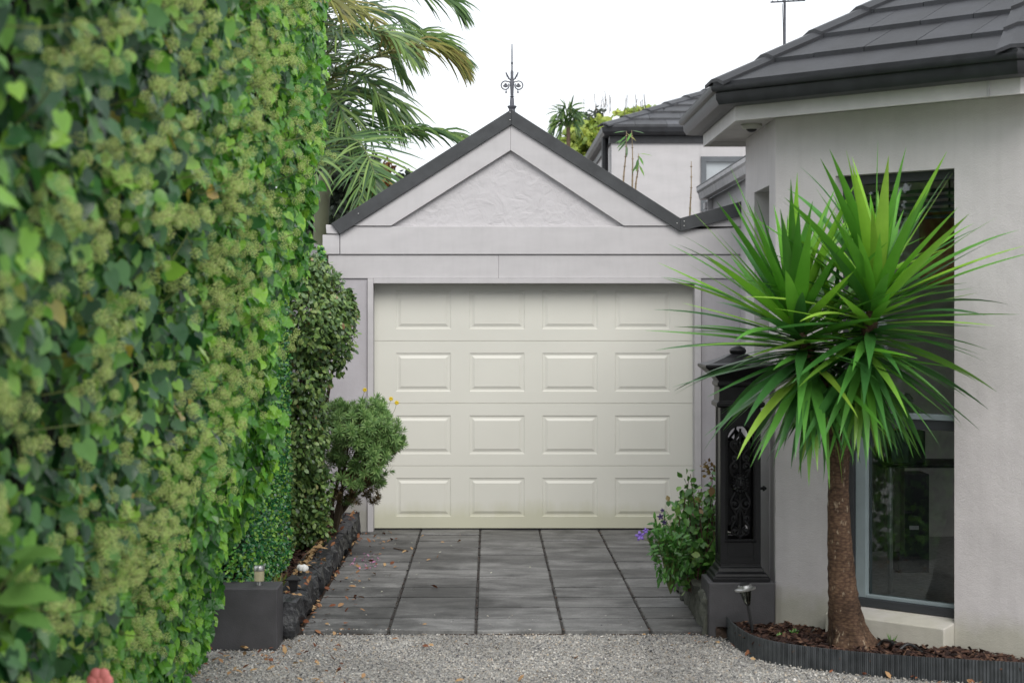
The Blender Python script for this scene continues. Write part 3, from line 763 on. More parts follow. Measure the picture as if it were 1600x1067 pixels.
# shaft: four corner posts and rails leaving the pierced panels open
m = MB(); pw = .043
za, zb = .24, .82
b0, b1 = px0.x-hw, px0.x+hw; d0, d1 = px0.y-hw, px0.y+hw; Z = px0.z
for (xa, xb) in ((b0, b0+pw), (b1-pw, b1)):
    for (ya, yb) in ((d0, d0+pw), (d1-pw, d1)):
        m.box(xa, xb, ya, yb, Z+.10, Z+1.02)
m.box(b0+.001, b1-.001, d0+.001, d1-.001, Z+.10, Z+.14)
for ya in (d0, d1-.02): m.box(b0+pw, b1-pw, ya, ya+.02, Z+.14, Z+za)
for xa in (b0+.006, b1-.026): m.box(xa, xa+.02, d0+pw, d1-pw, Z+.14, Z+1.0)
# arched head (front and back)
xc = px0.x; ri = hw-pw
for ya in (d0, d1-.02):
    arc = [(xc+ri*math.cos(R(180-a)), Z+zb+.0+ri*math.sin(R(a))) for a in range(0, 181, 15)]
    m.xz(arc+[(xc+ri, Z+1.02), (xc-ri, Z+1.02)], ya, ya+.02)
m.build('shaft', M_iron, pil, bevel=.002)
# bead round the opening
m = MB(); arc = [Vector((xc+(ri+.008)*math.cos(R(180-a)), d0-.002, Z+zb+(ri+.008)*math.sin(R(a)))) for a in range(0, 181, 15)]
m.tube([Vector((xc-ri-.008, d0-.002, Z+za-.01))]+arc+[Vector((xc+ri+.008, d0-.002, Z+za-.01))], .005, 6)
m.tube([(xc-ri-.016, d0-.002, Z+za-.01), (xc+ri+.016, d0-.002, Z+za-.01)], .008, 6)
m.build('bead', M_iron, pil, smooth=True)
# upper moulding, flared cap, dome
m = MB(); m.square(px0, [(hw+.004, 1.0), (hw+.022, 1.01), (hw+.022, 1.03), (hw+.008, 1.04), (hw+.006, 1.12), (hw+.018, 1.13), (hw+.018, 1.145), (hw+.01, 1.155), (hw+.03, 1.18), (hw+.07, 1.215), (hw+.095, 1.235), (hw+.095, 1.25), (hw+.05, 1.26), (.09, 1.29), (.05, 1.31)]); m.build('cap', M_iron, pil, bevel=.003)
m = MB(); m.lathe(px0, [(.055, 1.285), (.04, 1.30), (.03, 1.305), (.046, 1.315), (.050, 1.33), (.040, 1.345), (.012, 1.358)], 14); m.build('cap_finial', M_iron, pil, smooth=True)
# pierced grille: scrolls, mask, palmette
yg = d0+.016
def spiral(cx_, cz_, r0, r1, a0, turns, n=18, sgn=1):
    return [Vector((cx_+sgn*(r0+(r1-r0)*i/n)*math.cos(a0+turns*6.283*i/n), yg, cz_+(r0+(r1-r0)*i/n)*math.sin(a0+turns*6.283*i/n))) for i in range(n+1)]
m = MB()
for sg in (-1, 1):
    X = lambda d: xc+sg*d
    for zc, r, a in ((.285, .026, 1.57), (.36, .02, -1.57), (.44, .034, 1.57), (.66, .028, -1.57), (.71, .022, 1.57), (.79, .03, -1.57)):
        m.tube(spiral(X(.032), Z+zc, r, .006, a, 1.3, sgn=sg), .0075, 6)
        m.ball((X(.032), yg, Z+zc), .013, n=6)
    m.tube(catmull([(X(.0), yg, Z+.25), (X(.05), yg, Z+.30), (X(.02), yg, Z+.37), (X(.055), yg, Z+.45), (X(.03), yg, Z+.51)], 5), .008, 6)
    m.tube(catmull([(X(.04), yg, Z+.60), (X(.058), yg, Z+.66), (X(.015), yg, Z+.72), (X(.05), yg, Z+.78), (X(.0), yg, Z+.86)], 5), .008, 6)
for a in (-50, -25, 0, 25, 50):
    m.tube([(xc, yg, Z+.74), (xc+.05*math.sin(R(a)), yg-.004, Z+.74+.055*math.cos(R(a))), (xc+.06*math.sin(R(a)), yg, Z+.74+.07*math.cos(R(a)))], [.005, .011, .003], 6)
for a in (-60, -30, 0, 30, 60):
    m.tube([(xc, yg, Z+.43), (xc+.03*math.sin(R(a)), yg-.004, Z+.43-.04*math.cos(R(a))), (xc+.045*math.sin(R(a)), yg, Z+.43-.07*math.cos(R(a)))], [.004, .009, .003], 6)
m.tube([(xc, yg, Z+.24), (xc, yg, Z+.88)], .007, 6)
gr_ = m.build('grille', M_iron, pil, smooth=True)
g2 = gr_.copy(); col.objects.link(g2); g2.location.y += 2*hw-.034
# lion mask in the middle of the grille
m = MB(); mz = Z+.565
for k in range(16):
    a = k/16*6.283; m.tube([(xc+.024*math.cos(a), yg-.006, mz+.03*math.sin(a)), (xc+.045*math.cos(a), yg-.010, mz+.052*math.sin(a)), (xc+.056*math.cos(a), yg, mz+.062*math.sin(a))], [.009, .010, .003], 6)
m.ball((xc, yg-.008, mz), .04, (.85, .5, 1), 10)
m.ball((xc, yg-.030, mz-.012), .013, (1, 1, .8), 6); m.tube([(xc, yg-.020, mz+.02), (xc, yg-.034, mz-.006)], [.006, .008], 6)
for sg in (-1, 1):
    m.ball((xc+sg*.015, yg-.024, mz+.012), .007, n=6); m.ball((xc+sg*.011, yg-.026, mz-.024), .011, (1, .7, .8), 6); m.ball((xc+sg*.03, yg-.010, mz+.034), .010, n=6)
    m.tube([(xc+sg*.006, yg-.028, mz+.022), (xc+sg*.024, yg-.022, mz+.024)], .005, 5)
m.build('mask', M_iron, pil, smooth=True)
m = MB(); m.lathe((0, 0, 0), [(.008, 0), (.008, .02), (.016, .022), (.016, .03), (.003, .045)], 8)
for i, v in enumerate(m.v): m.v[i] = (b1+v[2]-.002, px0.y-.06+v[0], Z+.53+v[1])
m.build('side_knob', M_iron, pil)
m = MB(); m.box(b0+pw+.001, b1-pw-.001, px0.y-.004, px0.y+.004, Z+.31, Z+.80); m.build('added_dark_plate', M_iron, pil)  # dark plate added to block the bright view through the grille
def solar(pos, lean, label, k=1.0):
    o = thing('solar_light', pos, label, 'garden light')
    p = Vector(pos); top = p+Vector(lean)
    m = MB(); m.tube([p-Vector(lean)*.25, p+Vector(lean)*.62], .009, 8); m.build('stake', M_black, o, smooth=True)
    ax = Vector(lean).normalized(); q = ax.to_track_quat('Z', 'Y').to_matrix().to_4x4(); q.translation = p+Vector(lean)*.58
    m = MB(); m.M = q; m.lathe((0, 0, 0), [(.010, 0), (.016, .01), (.026, .045), (.036, .085), (.034, .085), (.024, .045), (.008, .01)], 16); m.build('lamp_shade', M_lampglass, o, smooth=True)
    m = MB(); m.M = q; m.lathe((0, 0, 0), [(.036, .086), (.058, .088), (.060, .096), (.040, .102), (.038, .115), (.02, .12)], 20); m.build('lamp_cap', M_steel, o, smooth=True)
    m = MB(); m.M = q; m.lathe((0, 0, 0), [(.02, .12), (.03, .121), (.03, .124), (.0, .125)], 12); m.M = q
    m.lathe((0, 0, 0), [(.006, .02), (.007, .07), (.002, .085)], 8); m.build('solar_cell', M_black, o)
b = P(1177, 992, 10.2); t = P(1163, 912, 10.2)
solar((b.x, 10.2, b.z), t-b+Vector((0, 0, .0)), 'glass cone solar light leaning on its black stake in front of the right plinth')
lp = P(405, 909, 10.28); lp.z = .315
o = thing('solar_light', lp, 'short cream cylindrical solar light with steel cap standing on the left plinth', 'garden light')
m = MB(); m.lathe(lp, [(.014, 0), (.014, .02), (.016, .022)], 12); m.build('foot', M_steel, o, smooth=True)
m = MB(); m.lathe(lp, [(.026, .022), (.028, .024), (.029, .078), (.027, .080)], 16); m.build('diffuser', sim('cream_diffuser', (.42, .38, .24), .4, .1), o, smooth=True)
m = MB(); m.lathe(lp, [(.030, .080), (.031, .083), (.031, .102), (.028, .108), (.004, .110)], 16); m.build('lamp_cap', M_steel, o, smooth=True)
# black lantern-shaped light lying against the stone kerb
lp = P(459, 905, 10.9); lp.z = .17
o = thing('solar_light', lp, 'small black lantern-shaped light sunk in the bed beside the stone kerb', 'garden light')
m = MB(); m.square(lp, [(.012, -.05), (.016, 0), (.022, .04), (.028, .085), (.020, .088)]); m.build('lantern', M_black, o)
m = MB(); m.square(lp, [(.045, .086), (.046, .093), (.028, .105), (.006, .116)]); m.build('lamp_cap', M_black, o)
wp = P(473, 887, 10.85)
o = thing('white_rose', wp, 'single white bloom hanging over the stone kerb beside the black lantern', 'flower')
m = MB()
for k in range(12):
    a = k*2.4; r = .006+.0016*k; m.ball(wp+Vector((r*math.cos(a), r*math.sin(a)*.6, .5*r*math.sin(a*1.3))), .017, (1, .5, 1.1), 6)
m.build('petals', sim('white_petal', (.7, .7, .68), .6, .1), o, smooth=True)
m = MB(); m.tube([wp, wp+Vector((-.05, .08, -.05)), wp+Vector((-.14, .12, -.10))], .003, 5); m.build('stem', M_twig, o)

# ============================================================ LEFT BED: kerb stones, metal strip, soil
bed = thing('garden_bed', (-1.3, 13, 0), 'narrow mulched garden bed along the left boundary wall', None, kind='structure')
m = MB(); m.box(-1.428, -1.22, 10.44, 15.58, -.02, .10); m.build('soil', M_soil, bed)
kerb = thing('stone_kerb', (-1.17, 13, 0), 'rough dark volcanic stone kerb between the left bed and the driveway', 'kerb')
y = 10.47
while y < 15.5:
    L = rng.uniform(.22, .42); y1 = min(y+L, 15.56)
    h = .165+rng.uniform(-.02, .02)
    m = MB(); nx, ny, nz = 4, 6, 4
    import bmesh
    bm = bmesh.new(); bmesh.ops.create_cube(bm, size=1); bmesh.ops.subdivide_edges(bm, edges=bm.edges[:], cuts=4, use_grid_fill=True)
    me = bpy.data.meshes.new('kerb_stone')
    for v in bm.verts:
        x = -1.165+v.co.x*.125; yy = (y+y1)/2+v.co.y*(y1-y+.01); zz = h/2+v.co.z*h
        c = Vector((abs(v.co.x)*2, abs(v.co.y)*2, abs(v.co.z)*2)); rnd_ = .018*max(0, c.x+c.y+c.z-2.0)
        nvec = Vector((noise.noise((x*9, yy*9, zz*9)), noise.noise((x*9+7, yy*9, zz*9)), noise.noise((x*9, yy*9+5, zz*9))))*.034 + Vector((noise.noise((x*30, yy*30, zz*30)), 0, noise.noise((x*30+3, yy*30, zz*30))))*.014
        v.co = Vector((x, yy, zz))-Vector((math.copysign(1, v.co.x), math.copysign(1, v.co.y), math.copysign(1, v.co.z) if zz > .01 else 0))*rnd_+nvec - kerb.location
        if v.co.z < .012: v.co.z = -.01
    bm.to_mesh(me); bm.free(); me.materials.append(M_rock)
    link('kerb_stone', me, kerb)
    y = y1+.004
es = thing('bed_edging', (-1.27, 12, 0), 'thin dark metal edging strip standing inside the left garden bed', 'edging')
pts = [(-1.245, 10.48), (-1.235, 11.2), (-1.25, 12.2), (-1.235, 13.2), (-1.24, 14.2), (-1.22, 15.3)]
cp = catmull([(a, b, 0) for a, b in pts], 8)
m = MB(); m.sweep([(p.x, p.y, -1, 0) for p in cp], [(0, .05), (.004, .05), (.004, .20), (0, .20)]); m.build('strip', M_strip, es)
# right bed beside the drive
kr = thing('stone_kerb', (1.3, 11.5, 0), 'low mossy stone kerb beside the rose bush at the foot of the black pillar', 'kerb')
y = 10.62
while y < 12.9:
    L = rng.uniform(.25, .4); y1 = min(y+L, 13.0)
    bm = bmesh.new(); bmesh.ops.create_cube(bm, size=1); bmesh.ops.subdivide_edges(bm, edges=bm.edges[:], cuts=3, use_grid_fill=True)
    me = bpy.data.meshes.new('kerb_stone'); h = .2
    for v in bm.verts:
        x = 1.275+v.co.x*.07; yy = (y+y1)/2+v.co.y*(y1-y); zz = h/2+v.co.z*h
        nvec = Vector((noise.noise((x*9, yy*9, zz*9)), 0, noise.noise((x*9, yy*9+5, zz*9))))*.04
        v.co = Vector((x, yy, max(zz, -.01)))+nvec - kr.location
    bm.to_mesh(me); bm.free(); me.materials.append(sim('mossy_stone', (.075, .078, .062), .85, .4, 9, .9, 30, bd=.01)); link('kerb_stone', me, kr)
    y = y1+.004
bed2 = thing('rose_bed', (1.5, 11.5, 0), 'narrow garden bed behind the black pillar on the right', None, kind='structure')
m = MB(); m.box(1.315, 1.645, 10.94, 13.0, -.02, .14); m.build('soil', M_soil, bed2)

# right front bed with corrugated strip
bp = [G(1133, 985), G(1150, 1002), G(1178, 1019), G(1225, 1031), G(1300, 1041), G(1380, 1049), G(1460, 1055), G(1600, 1063), G(1760, 1070)]
cp = catmull(bp, 14)
eo = thing('corrugated_edging', cp[0], 'low dark corrugated metal edging curving round the bed under the yucca', 'edging')
pth = []
dense = []
for a, b in zip(cp, cp[1:]):
    for k in range(6): dense.append(a.lerp(b, k/6))
for i, p in enumerate(dense[:-1]):
    t_ = (dense[i+1]-p).normalized(); nrm = (t_.y, -t_.x)
    w = .004*math.sin(i*1.9) if i > 40 else .0015*math.sin(i*1.9)
    pth.append((p.x+nrm[0]*w, p.y+nrm[1]*w, nrm[0], nrm[1]))
m = MB(); m.sweep(pth, [(0, -.03), (.004, -.03), (.004, .092), (0, .092)]); m.build('strip', M_strip, eo, smooth=True)
b3 = thing('yucca_bed', (2, 10, 0), 'mulched bed between the corrugated edging and the house wall', None, kind='structure')
pl = [(p.x, p.y+.004) for p in cp]+[(C2[0]+.8, C2[1]), C2, (1.65, 10.6), (1.60, 10.55), (1.30, 10.55)]
m = MB(); m.xy(pl, -.03, .035); m.build('soil', M_soil, b3)
def inbed(x, y):
    for a, b in zip(cp, cp[1:]):
        if a.x <= x <= b.x:
            ye = a.y+(b.y-a.y)*(x-a.x)/(b.x-a.x+1e-9); break
    else: return False
    yw = 10.55 if x < 1.66 else (12.25-x if x < C2[0] else C2[1])
    return ye+.01 < y < yw-.01
chip = ([(-1, -.3, 0), (1, -.35, .05), (.9, .3, .1), (-.95, .35, 0), (0, 0, .35)], [(0, 1, 4), (1, 2, 4), (2, 3, 4), (3, 0, 4), (1, 0, 3), (1, 3, 2)])
def scatter(name, base, n, region, test, zf, s0, s1, mt, parent=None, tilt=.4, label=None):
    mats = []; tries = 0
    while len(mats) < n and tries < n*20:
        tries += 1
        x = rng.uniform(region[0], region[1]); y = rng.uniform(region[2], region[3])
        if test and not test(x, y): continue
        s = rng.uniform(s0, s1)
        q = Matrix.Rotation(rng.uniform(0, 6.28), 4, 'Z') @ Matrix.Rotation(rng.gauss(0, tilt), 4, 'X') @ Matrix.Rotation(rng.gauss(0, tilt), 4, 'Y') @ Matrix.Scale(s, 4)
        q.translation = (x, y, zf(x, y)+s*.2); mats.append([list(r) for r in q])
    o = joined(name, base, mats, mt, parent); 
    if label: o['label'] = label
    return o
scatter('bark_mulch', chip, 2600, (1.3, 4, 8.6, 10.6), inbed, lambda x, y: .037+rng.random()*.02, .012, .032, M_mulch, label='reddish brown bark mulch under the yucca')
scatter('bark_mulch', chip, 1800, (-1.425, -1.1, 10.45, 15.55), lambda x, y: x < -1.25 or (x < -1.22 and y > 12), lambda x, y: .10+rng.random()*.03, .012, .03, M_mulch, label='brown mulch and dead leaves in the left bed')
dl = ([(0, -1, 0), (.45, -.3, .18), (.4, .4, .2), (0, 1, .05), (-.4, .4, .22), (-.45, -.3, .16)], [(0, 1, 5), (1, 2, 5), (2, 4, 5), (2, 3, 4)])
scatter('fallen_leaves', dl, 240, (-1.245, -.2, 10.6, 15.5), lambda x, y: rng.random() < (1 if x < -1.05 else .22 if x < -.75 else .05 if y > 13 else .01), lambda x, y: .185 if x < -1.11 and x > -1.22 else .004, .012, .03, M_dry, label='dry brown leaves along the left kerb and slabs')
scatter('fallen_leaves', dl, 150, (-1.24, -1.2, 11.5, 15.0), None, lambda x, y: .19, .015, .04, leafmat('tan_leaf', [(0, (.30, .17, .08)), (1, (.45, .30, .16))], .8, .1, .2), label='tan leaves caught between edging strip and kerb')
scatter('fallen_leaves', dl, 190, (-1.6, 3.3, 8.7, 10.7), lambda x, y: (x < -.75 and y > 9.1) or rng.random() < .06 or (1.0 < x < 1.4 and y > 10.1 and rng.random() < .6) or (x > 1.3 and not inbed(x, y) and inbed(x, y+.12)), lambda x, y: -.014, .010, .028, M_dry, label='dry leaves scattered on the gravel')
scatter('pink_petals', dl, 46, (-1.02, -.82, 13.0, 14.1), lambda x, y: (x+.9)**2*6+(y-13.7)**2*.8 < .2, lambda x, y: .004, .008, .017, leafmat('pink_petal', [(0, (.55, .20, .42)), (1, (.70, .38, .55))], .6, .1, .2), label='pink petals fallen on the slabs near the stone kerb')
scatter('pale_petals', dl, 34, (-1.05, .3, 11.6, 15), lambda x, y: rng.random() < (.9 if x < -.5 else .15), lambda x, y: .004, .006, .014, leafmat('pale_petal', [(0, (.45, .45, .36)), (1, (.6, .58, .5))], .7, .1, .2), label='small pale petals scattered on the slabs')
grit = scatter('joint_debris', dl, 700, (-.62, .97, 10.66, 15.7), lambda x, y: min(abs(x-c) for c in CX) < .008, lambda x, y: -.005, .003, .007, M_mulch, label='leaf litter caught in the joints between slab columns')
tw = MB(); a = P(618, 861, 14.3)
tw.tube([(a.x-.02, 14.42, .006), (a.x+.05, 14.3, .008), (a.x+.10, 14.25, .005)], .005, 5)
tag(tw.build('fallen_twig', M_twig), 'short dark twig lying on the slabs near the left joint', 'twig')
# irrigation hose by the yucca
h_ = [G(1368, 1012, .05), G(1380, 1001, .09), G(1395, 1004, .1), G(1388, 1014, .05), G(1402, 1016, .05), G(1418, 1006, .08), G(1432, 1012, .06), G(1448, 1026, .04)]
m = MB(); m.tube(catmull(h_, 8), .0085, 8)
tag(m.build('irrigation_hose', M_black, smooth=True), 'black irrigation hose looping over the mulch beside the yucca trunk', 'hose')

# ============================================================ SMALL FIXTURES
sp = Vector((1.56, 10.94, 2.962))
o = thing('dome_camera', sp, 'round white dome security camera under the eave of the bay', 'security camera')
m = MB(); m.lathe(sp, [(.062, 0), (.064, -.012), (.056, -.026), (.042, -.032), (.03, -.030)], 24); m.build('housing', sim('off_white_plastic', (.45, .44, .40), .45, .05), o, smooth=True)
m = MB(); m.ball(sp+Vector((0, 0, -.026)), .034, (1, 1, .7), 10); m.build('lens_dome', M_black, o, smooth=True)
b = P(1226, 60, 13.5)
o = thing('television_antenna', (b.x, 13.5, 3.15), 'thin roof antenna mast with cross rods above the bay roof', 'antenna')
m = MB(); m.tube([(b.x, 13.5, 3.12), (b.x, 13.5, 4.22)], .009, 6); m.build('mast', M_iron_g, o)
zb_ = P(0, 3, 13.5).z
m = MB(); m.tube([P(1204, 4, 13.5), P(1258, 1, 13.4)], .006, 5); m.build('boom', M_iron_g, o)
for k in range(7):
    c_ = P(1208+k*8, 3.7-k*.4, 13.48)
    m = MB(); m.tube([c_+Vector((-.03, -.16, -.02)), c_+Vector((.03, .16, .025))], .004, 5); m.build('rod', M_iron_g, o)
m = MB(); m.tube(catmull([P(1222, 6, 13.5), P(1223, 20, 13.49), (b.x-.012, 13.49, 3.9), (b.x-.01, 13.49, 3.5)], 5), .003, 4); m.build('cable', M_black, o)

# things inside the room behind the glass
p0 = P(1395, 900, 11.1)
tb = thing('side_table', (p0.x, 11.2, .16), 'glass topped table on a chrome leg behind the tall window', 'table')
lg = P(1391, 0, 11.0)
m = MB(); m.tube([(lg.x, 11.0, .16), (lg.x, 11.0, .915)], .016, 12); m.build('leg', M_steel, tb, smooth=True)
m = MB(); m.box(lg.x-.05, lg.x+.65, 10.95, 11.5, .915, .93); m.build('table_top', M_black, tb)
m = MB(); m.tube([(lg.x+.6, 11.45, .16), (lg.x+.6, 11.45, .915)], .016, 12); m.build('leg', M_steel, tb, smooth=True)
cb = P(1417, 0, 11.1)
bx = thing('display_box', (cb.x, 11.15, .93), 'dark box with a greenish front standing on the glass table inside the window', 'box')
m = MB(); m.box(cb.x-.10, cb.x+.10, 11.05, 11.25, .93, 1.13); m.build('body', M_black, bx, bevel=.004)
m = MB(); m.box(cb.x-.105, cb.x-.005, 11.035, 11.049, .94, 1.12); m.build('front', sim('green_glaze', (.10, .14, .13), .3, .3, 9), bx)
m = MB(); m.add([(cb.x-.10, 11.04, 1.132), (cb.x+.11, 11.04, 1.165), (cb.x+.11, 11.27, 1.165), (cb.x-.10, 11.27, 1.132), (cb.x-.10, 11.04, 1.136), (cb.x+.11, 11.04, 1.21), (cb.x+.11, 11.27, 1.21), (cb.x-.10, 11.27, 1.136)], [(0, 1, 2, 3), (4, 7, 6, 5), (0, 4, 5, 1), (1, 5, 6, 2), (2, 6, 7, 3)]); m.build('lid', sim('tan_wood', (.40, .17, .07), .5, .2), bx)
o = thing('crumpled_lamp', (cb.x, 11.15, 1.21), 'pale shiny crumpled shade on top of the box inside the window', 'lamp')
m = MB(); m.lathe((cb.x+.01, 11.15, 1.19), [(.075, 0), (.085, .03), (.06, .07), (.035, .10), (.045, .13), (.02, .16)], 14)
for i, v in enumerate(m.v):
    nn = noise.noise((v[0]*25, v[1]*25, v[2]*25))*.022; m.v[i] = (v[0]+nn, v[1]+nn, v[2]+nn*.7)
m.build('lamp_shade', sim('silver_foil', (.30, .31, .27), .25, .3, 20, metal=.3), o, smooth=True)
cb = P(1428, 0, 11.9)
o = thing('floor_speaker', (cb.x, 12.0, .16), 'black floor speaker standing on the carpet behind the glass table', 'speaker')
m = MB(); m.box(cb.x-.10, cb.x+.10, 11.9, 12.15, .16, .80); m.build('cabinet', M_black, o, bevel=.006)
m = MB(); m.box(cb.x-.03, cb.x+.03, 11.893, 11.899, .44, .465); m.build('badge', M_steel, o)
cb = P(1376, 0, 11.5)
o = thing('curtain', (cb.x, 11.5, .2), 'pale curtain hanging inside at the left of the tall window', 'curtain')
m = MB(); pts = []
for i in range(16):
    pts.append((cb.x-.18+i*.022+.0*i, 11.5+.02*math.sin(i*1.9)))
poly = pts+[(x, y+.006) for x, y in pts[::-1]]; m.xy(poly, .35, 1.22); m.build('fabric', sim('cream_fabric', (.20, .19, .15), .9, .1), o, smooth=True)
cb = P(1478, 0, 10.6)
o = thing('warm_reflection', (cb.x, 10.6, 1.8), 'terracotta drum added for the warm reflection in the upper right of the tall window', 'reflection stand-in')
m = MB(); m.lathe((cb.x+.02, 10.6, 2.0), [(.16, 0), (.17, .1), (.17, .42), (.155, .43)], 20); m.build('lamp_shade', sim('terracotta', (.55, .19, .09), .6, .1), o, smooth=True)  # made-up hanging drum, coloured like the warm reflection in the upper pane
m = MB(); m.tube([(cb.x+.02, 10.6, 2.4), (cb.x+.02, 10.6, 2.9)], .006, 6); m.build('cord', M_black, o)
# ============================================================ VEGETATION
def facing(M):                                   # nearest first: how large a piece shows
    return M[1][3]
# ---- ivy hedge
ivy = thing('ivy_hedge', (-1.5, 6, 0), 'tall clipped ivy hedge covered with yellow-green flower heads, filling the left side', 'hedge')
def face_x(D, z):
    b = float(np.interp(z, [0, .5, .8, 1.15, 1.8, 2.4, 3.4], [-1.60, -1.50, -1.32, -1.20, -1.11, -.99, -.90]))
    b += .085*noise.noise((D*1.7, z*1.7, 1))+.07*noise.noise((D*4.5, z*4.5, 4))
    if z < .9 and D < 6: b -= 0
    return b
def d_end(z):
    return float(np.interp(z, [0, .45, .8, 4], [10.0, 9.95, 9.45, 9.45]))+(.25 if z > .8 else .08)*noise.noise((z*2.3, 9, 1))+.10*noise.noise((z*7, 2, 1)) + (.15 if z > 2 else 0)
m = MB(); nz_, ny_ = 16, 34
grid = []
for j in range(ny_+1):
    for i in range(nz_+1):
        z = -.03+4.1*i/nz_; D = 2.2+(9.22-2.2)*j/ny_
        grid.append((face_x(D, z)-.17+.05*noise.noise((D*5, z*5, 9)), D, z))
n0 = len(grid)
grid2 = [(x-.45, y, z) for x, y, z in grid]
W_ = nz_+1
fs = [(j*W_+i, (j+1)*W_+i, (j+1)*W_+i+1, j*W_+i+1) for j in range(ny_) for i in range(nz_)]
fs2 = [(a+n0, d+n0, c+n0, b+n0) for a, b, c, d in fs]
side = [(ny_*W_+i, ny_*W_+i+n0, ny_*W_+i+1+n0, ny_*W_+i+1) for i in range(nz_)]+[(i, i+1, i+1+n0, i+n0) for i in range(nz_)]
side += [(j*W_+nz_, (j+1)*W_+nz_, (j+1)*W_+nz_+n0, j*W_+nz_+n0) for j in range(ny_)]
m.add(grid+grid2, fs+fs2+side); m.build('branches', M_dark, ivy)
# ivy leaf: five lobes, folded along the midrib, tip towards +Y
ivs = [(0, .04, 0), (.24, -.10, .03), (.46, .06, .01), (.45, .26, .05), (.42, .44, 0), (.26, .66, .04), (0, 1.0, -.06), (-.26, .66, .04), (-.42, .44, 0), (-.45, .26, .05), (-.46, .06, .01), (-.24, -.10, .03), (0, .34, -.05)]
ivf = [(12, i, i % 12+1 if i < 11 else 0) for i in range(0, 12)]
ivf = [(12, i, (i+1) % 12) for i in range(12)]
ivy2 = [(x*.92, y, z+.10*x*x+.05*y*y) for x, y, z in ivs]
ivo = ([(0, 0, 0), (.3, .12, .05), (.38, .4, .06), (.22, .75, .03), (0, 1.0, -.04), (-.22, .75, .03), (-.38, .4, .06), (-.3, .12, .05), (0, .42, -.03)], [(8, i, (i+1) % 8) for i in range(8)])
mats = []
for i in range(36000):
    D = 2.3+7.8*rng.random()**.85; z = .0+4.05*rng.random()
    if D > d_end(z): continue
    depth = rng.random()**1.6
    x = face_x(D, z)+.07-.24*depth
    g_ = noise.noise((D*3.1, z*3.1, 20))
    if g_ < -.12:
        if rng.random() < .45: continue
        x -= .13
    s = rng.uniform(.032, .074)*(1.12 if rng.random() < .2 else 1)
    n = Vector((1, -.45, .45))+rv(.42); tip = Vector((.15, -.1, -1))+rv(.45)
    mats.append(orient((x, D, z), tip, n, s*rng.uniform(.85, 1.1), s))
for i in range(2600):                            # leaves wrapping the far end
    z = 4.05*rng.random(); D = d_end(z)+rng.uniform(-.15, .06); x = face_x(9.3, z)+.05-.5*rng.random()
    s = rng.uniform(.035, .07)
    mats.append(orient((x, D, z), Vector((.2, .1, -1))+rv(.4), Vector((.6, -.6, .4))+rv(.6), s))
mats.sort(key=lambda M: M[1][3] + (3 if M[0][3] < face_x(M[1][3], M[2][3])-.02 else 0) + (9 if M[1][3] < 3.55 else 0))
yng = [M for M in mats[300:] if M[1][3] > 6.4+1.6*noise.noise((M[1][3], M[2][3]*1.3, 3))]; ys = set(map(id, yng)); mats = mats[:300]+[M for M in mats[300:] if id(M) not in ys]
pieces('leaf', [(ivs, ivf), (ivy2, ivf), ivo], mats, M_ivy, ivy, 300, 'foliage', True)
joined('young_foliage', (ivs, ivf), yng, M_ivy2, ivy)
# flower heads: little balls of buds on stalks
def umbel(seed):
    r_ = random.Random(seed); vs = []; fs = []
    n = 30
    for k in range(n):
        zz = 1-2*(k+.5)/n; a = k*2.39996; q = math.sqrt(1-zz*zz)
        d = Vector((q*math.cos(a), q*math.sin(a), zz)); c = d*r_.uniform(.75, 1.05)
        o1 = d.orthogonal().normalized(); o2 = d.cross(o1); r = .17
        b = len(vs)
        vs += [tuple(c+o1*r), tuple(c+o2*r), tuple(c-o1*r), tuple(c-o2*r), tuple(c+d*r), tuple(c-d*r)]
        for i in range(4): fs += [(b+i, b+(i+1) % 4, b+4), (b+(i+1) % 4, b+i, b+5)]
        b = len(vs); vs += [tuple(o1*.03), tuple(-o1*.03), tuple(c)]; fs.append((b, b+1, b+2))
    return vs, fs
umb = [umbel(i) for i in range(4)]
fl = []; stk = MB()
for i in range(820):
    D = 2.5+6.9*rng.random()**.9; z = .15+3.75*rng.random()
    dens = 1.0 if z > 1.0 else .30+.5*z
    if D > 6.6: dens *= max(.10, 1-(D-6.6)/1.9)
    if noise.noise((D*1.3, z*1.3, 31)) < -.12: dens *= .4
    if rng.random() > dens or D > d_end(z)-.05: continue
    p = Vector((face_x(D, z)+.02, D, z)); d = (Vector((1, -.25, .25))+rv(.35)).normalized(); L = rng.uniform(.09, .22)
    tipp = p+d*L
    stk.tube([p-d*.08, p+d*L*.5+Vector((0, 0, -.01)), tipp], [.0028, .0024, .0018], 4, False)
    for k in range(rng.randint(3, 7)):
        t_ = 1-.17*k*rng.uniform(.6, 1)
        if t_ < .15: break
        b = p+d*L*t_; q = b if k == 0 else b+(rv(1).normalized()*.75+d*.5).normalized()*rng.uniform(.045, .085)
        if k: stk.tube([b, q], .0014, 3, False)
        r = rng.uniform(.012, .020)
        fl.append(orient(q, rv(1), rv(1), r))
fl.sort(key=lambda M: M[1][3]+(9 if M[1][3] < 3.5 else 0))
pieces('flower_head', umb, fl, M_ivyfl, ivy, 300, 'flower_heads')
o = stk.build('flower_stalks', M_ivyst, ivy); o['kind'] = 'stuff'

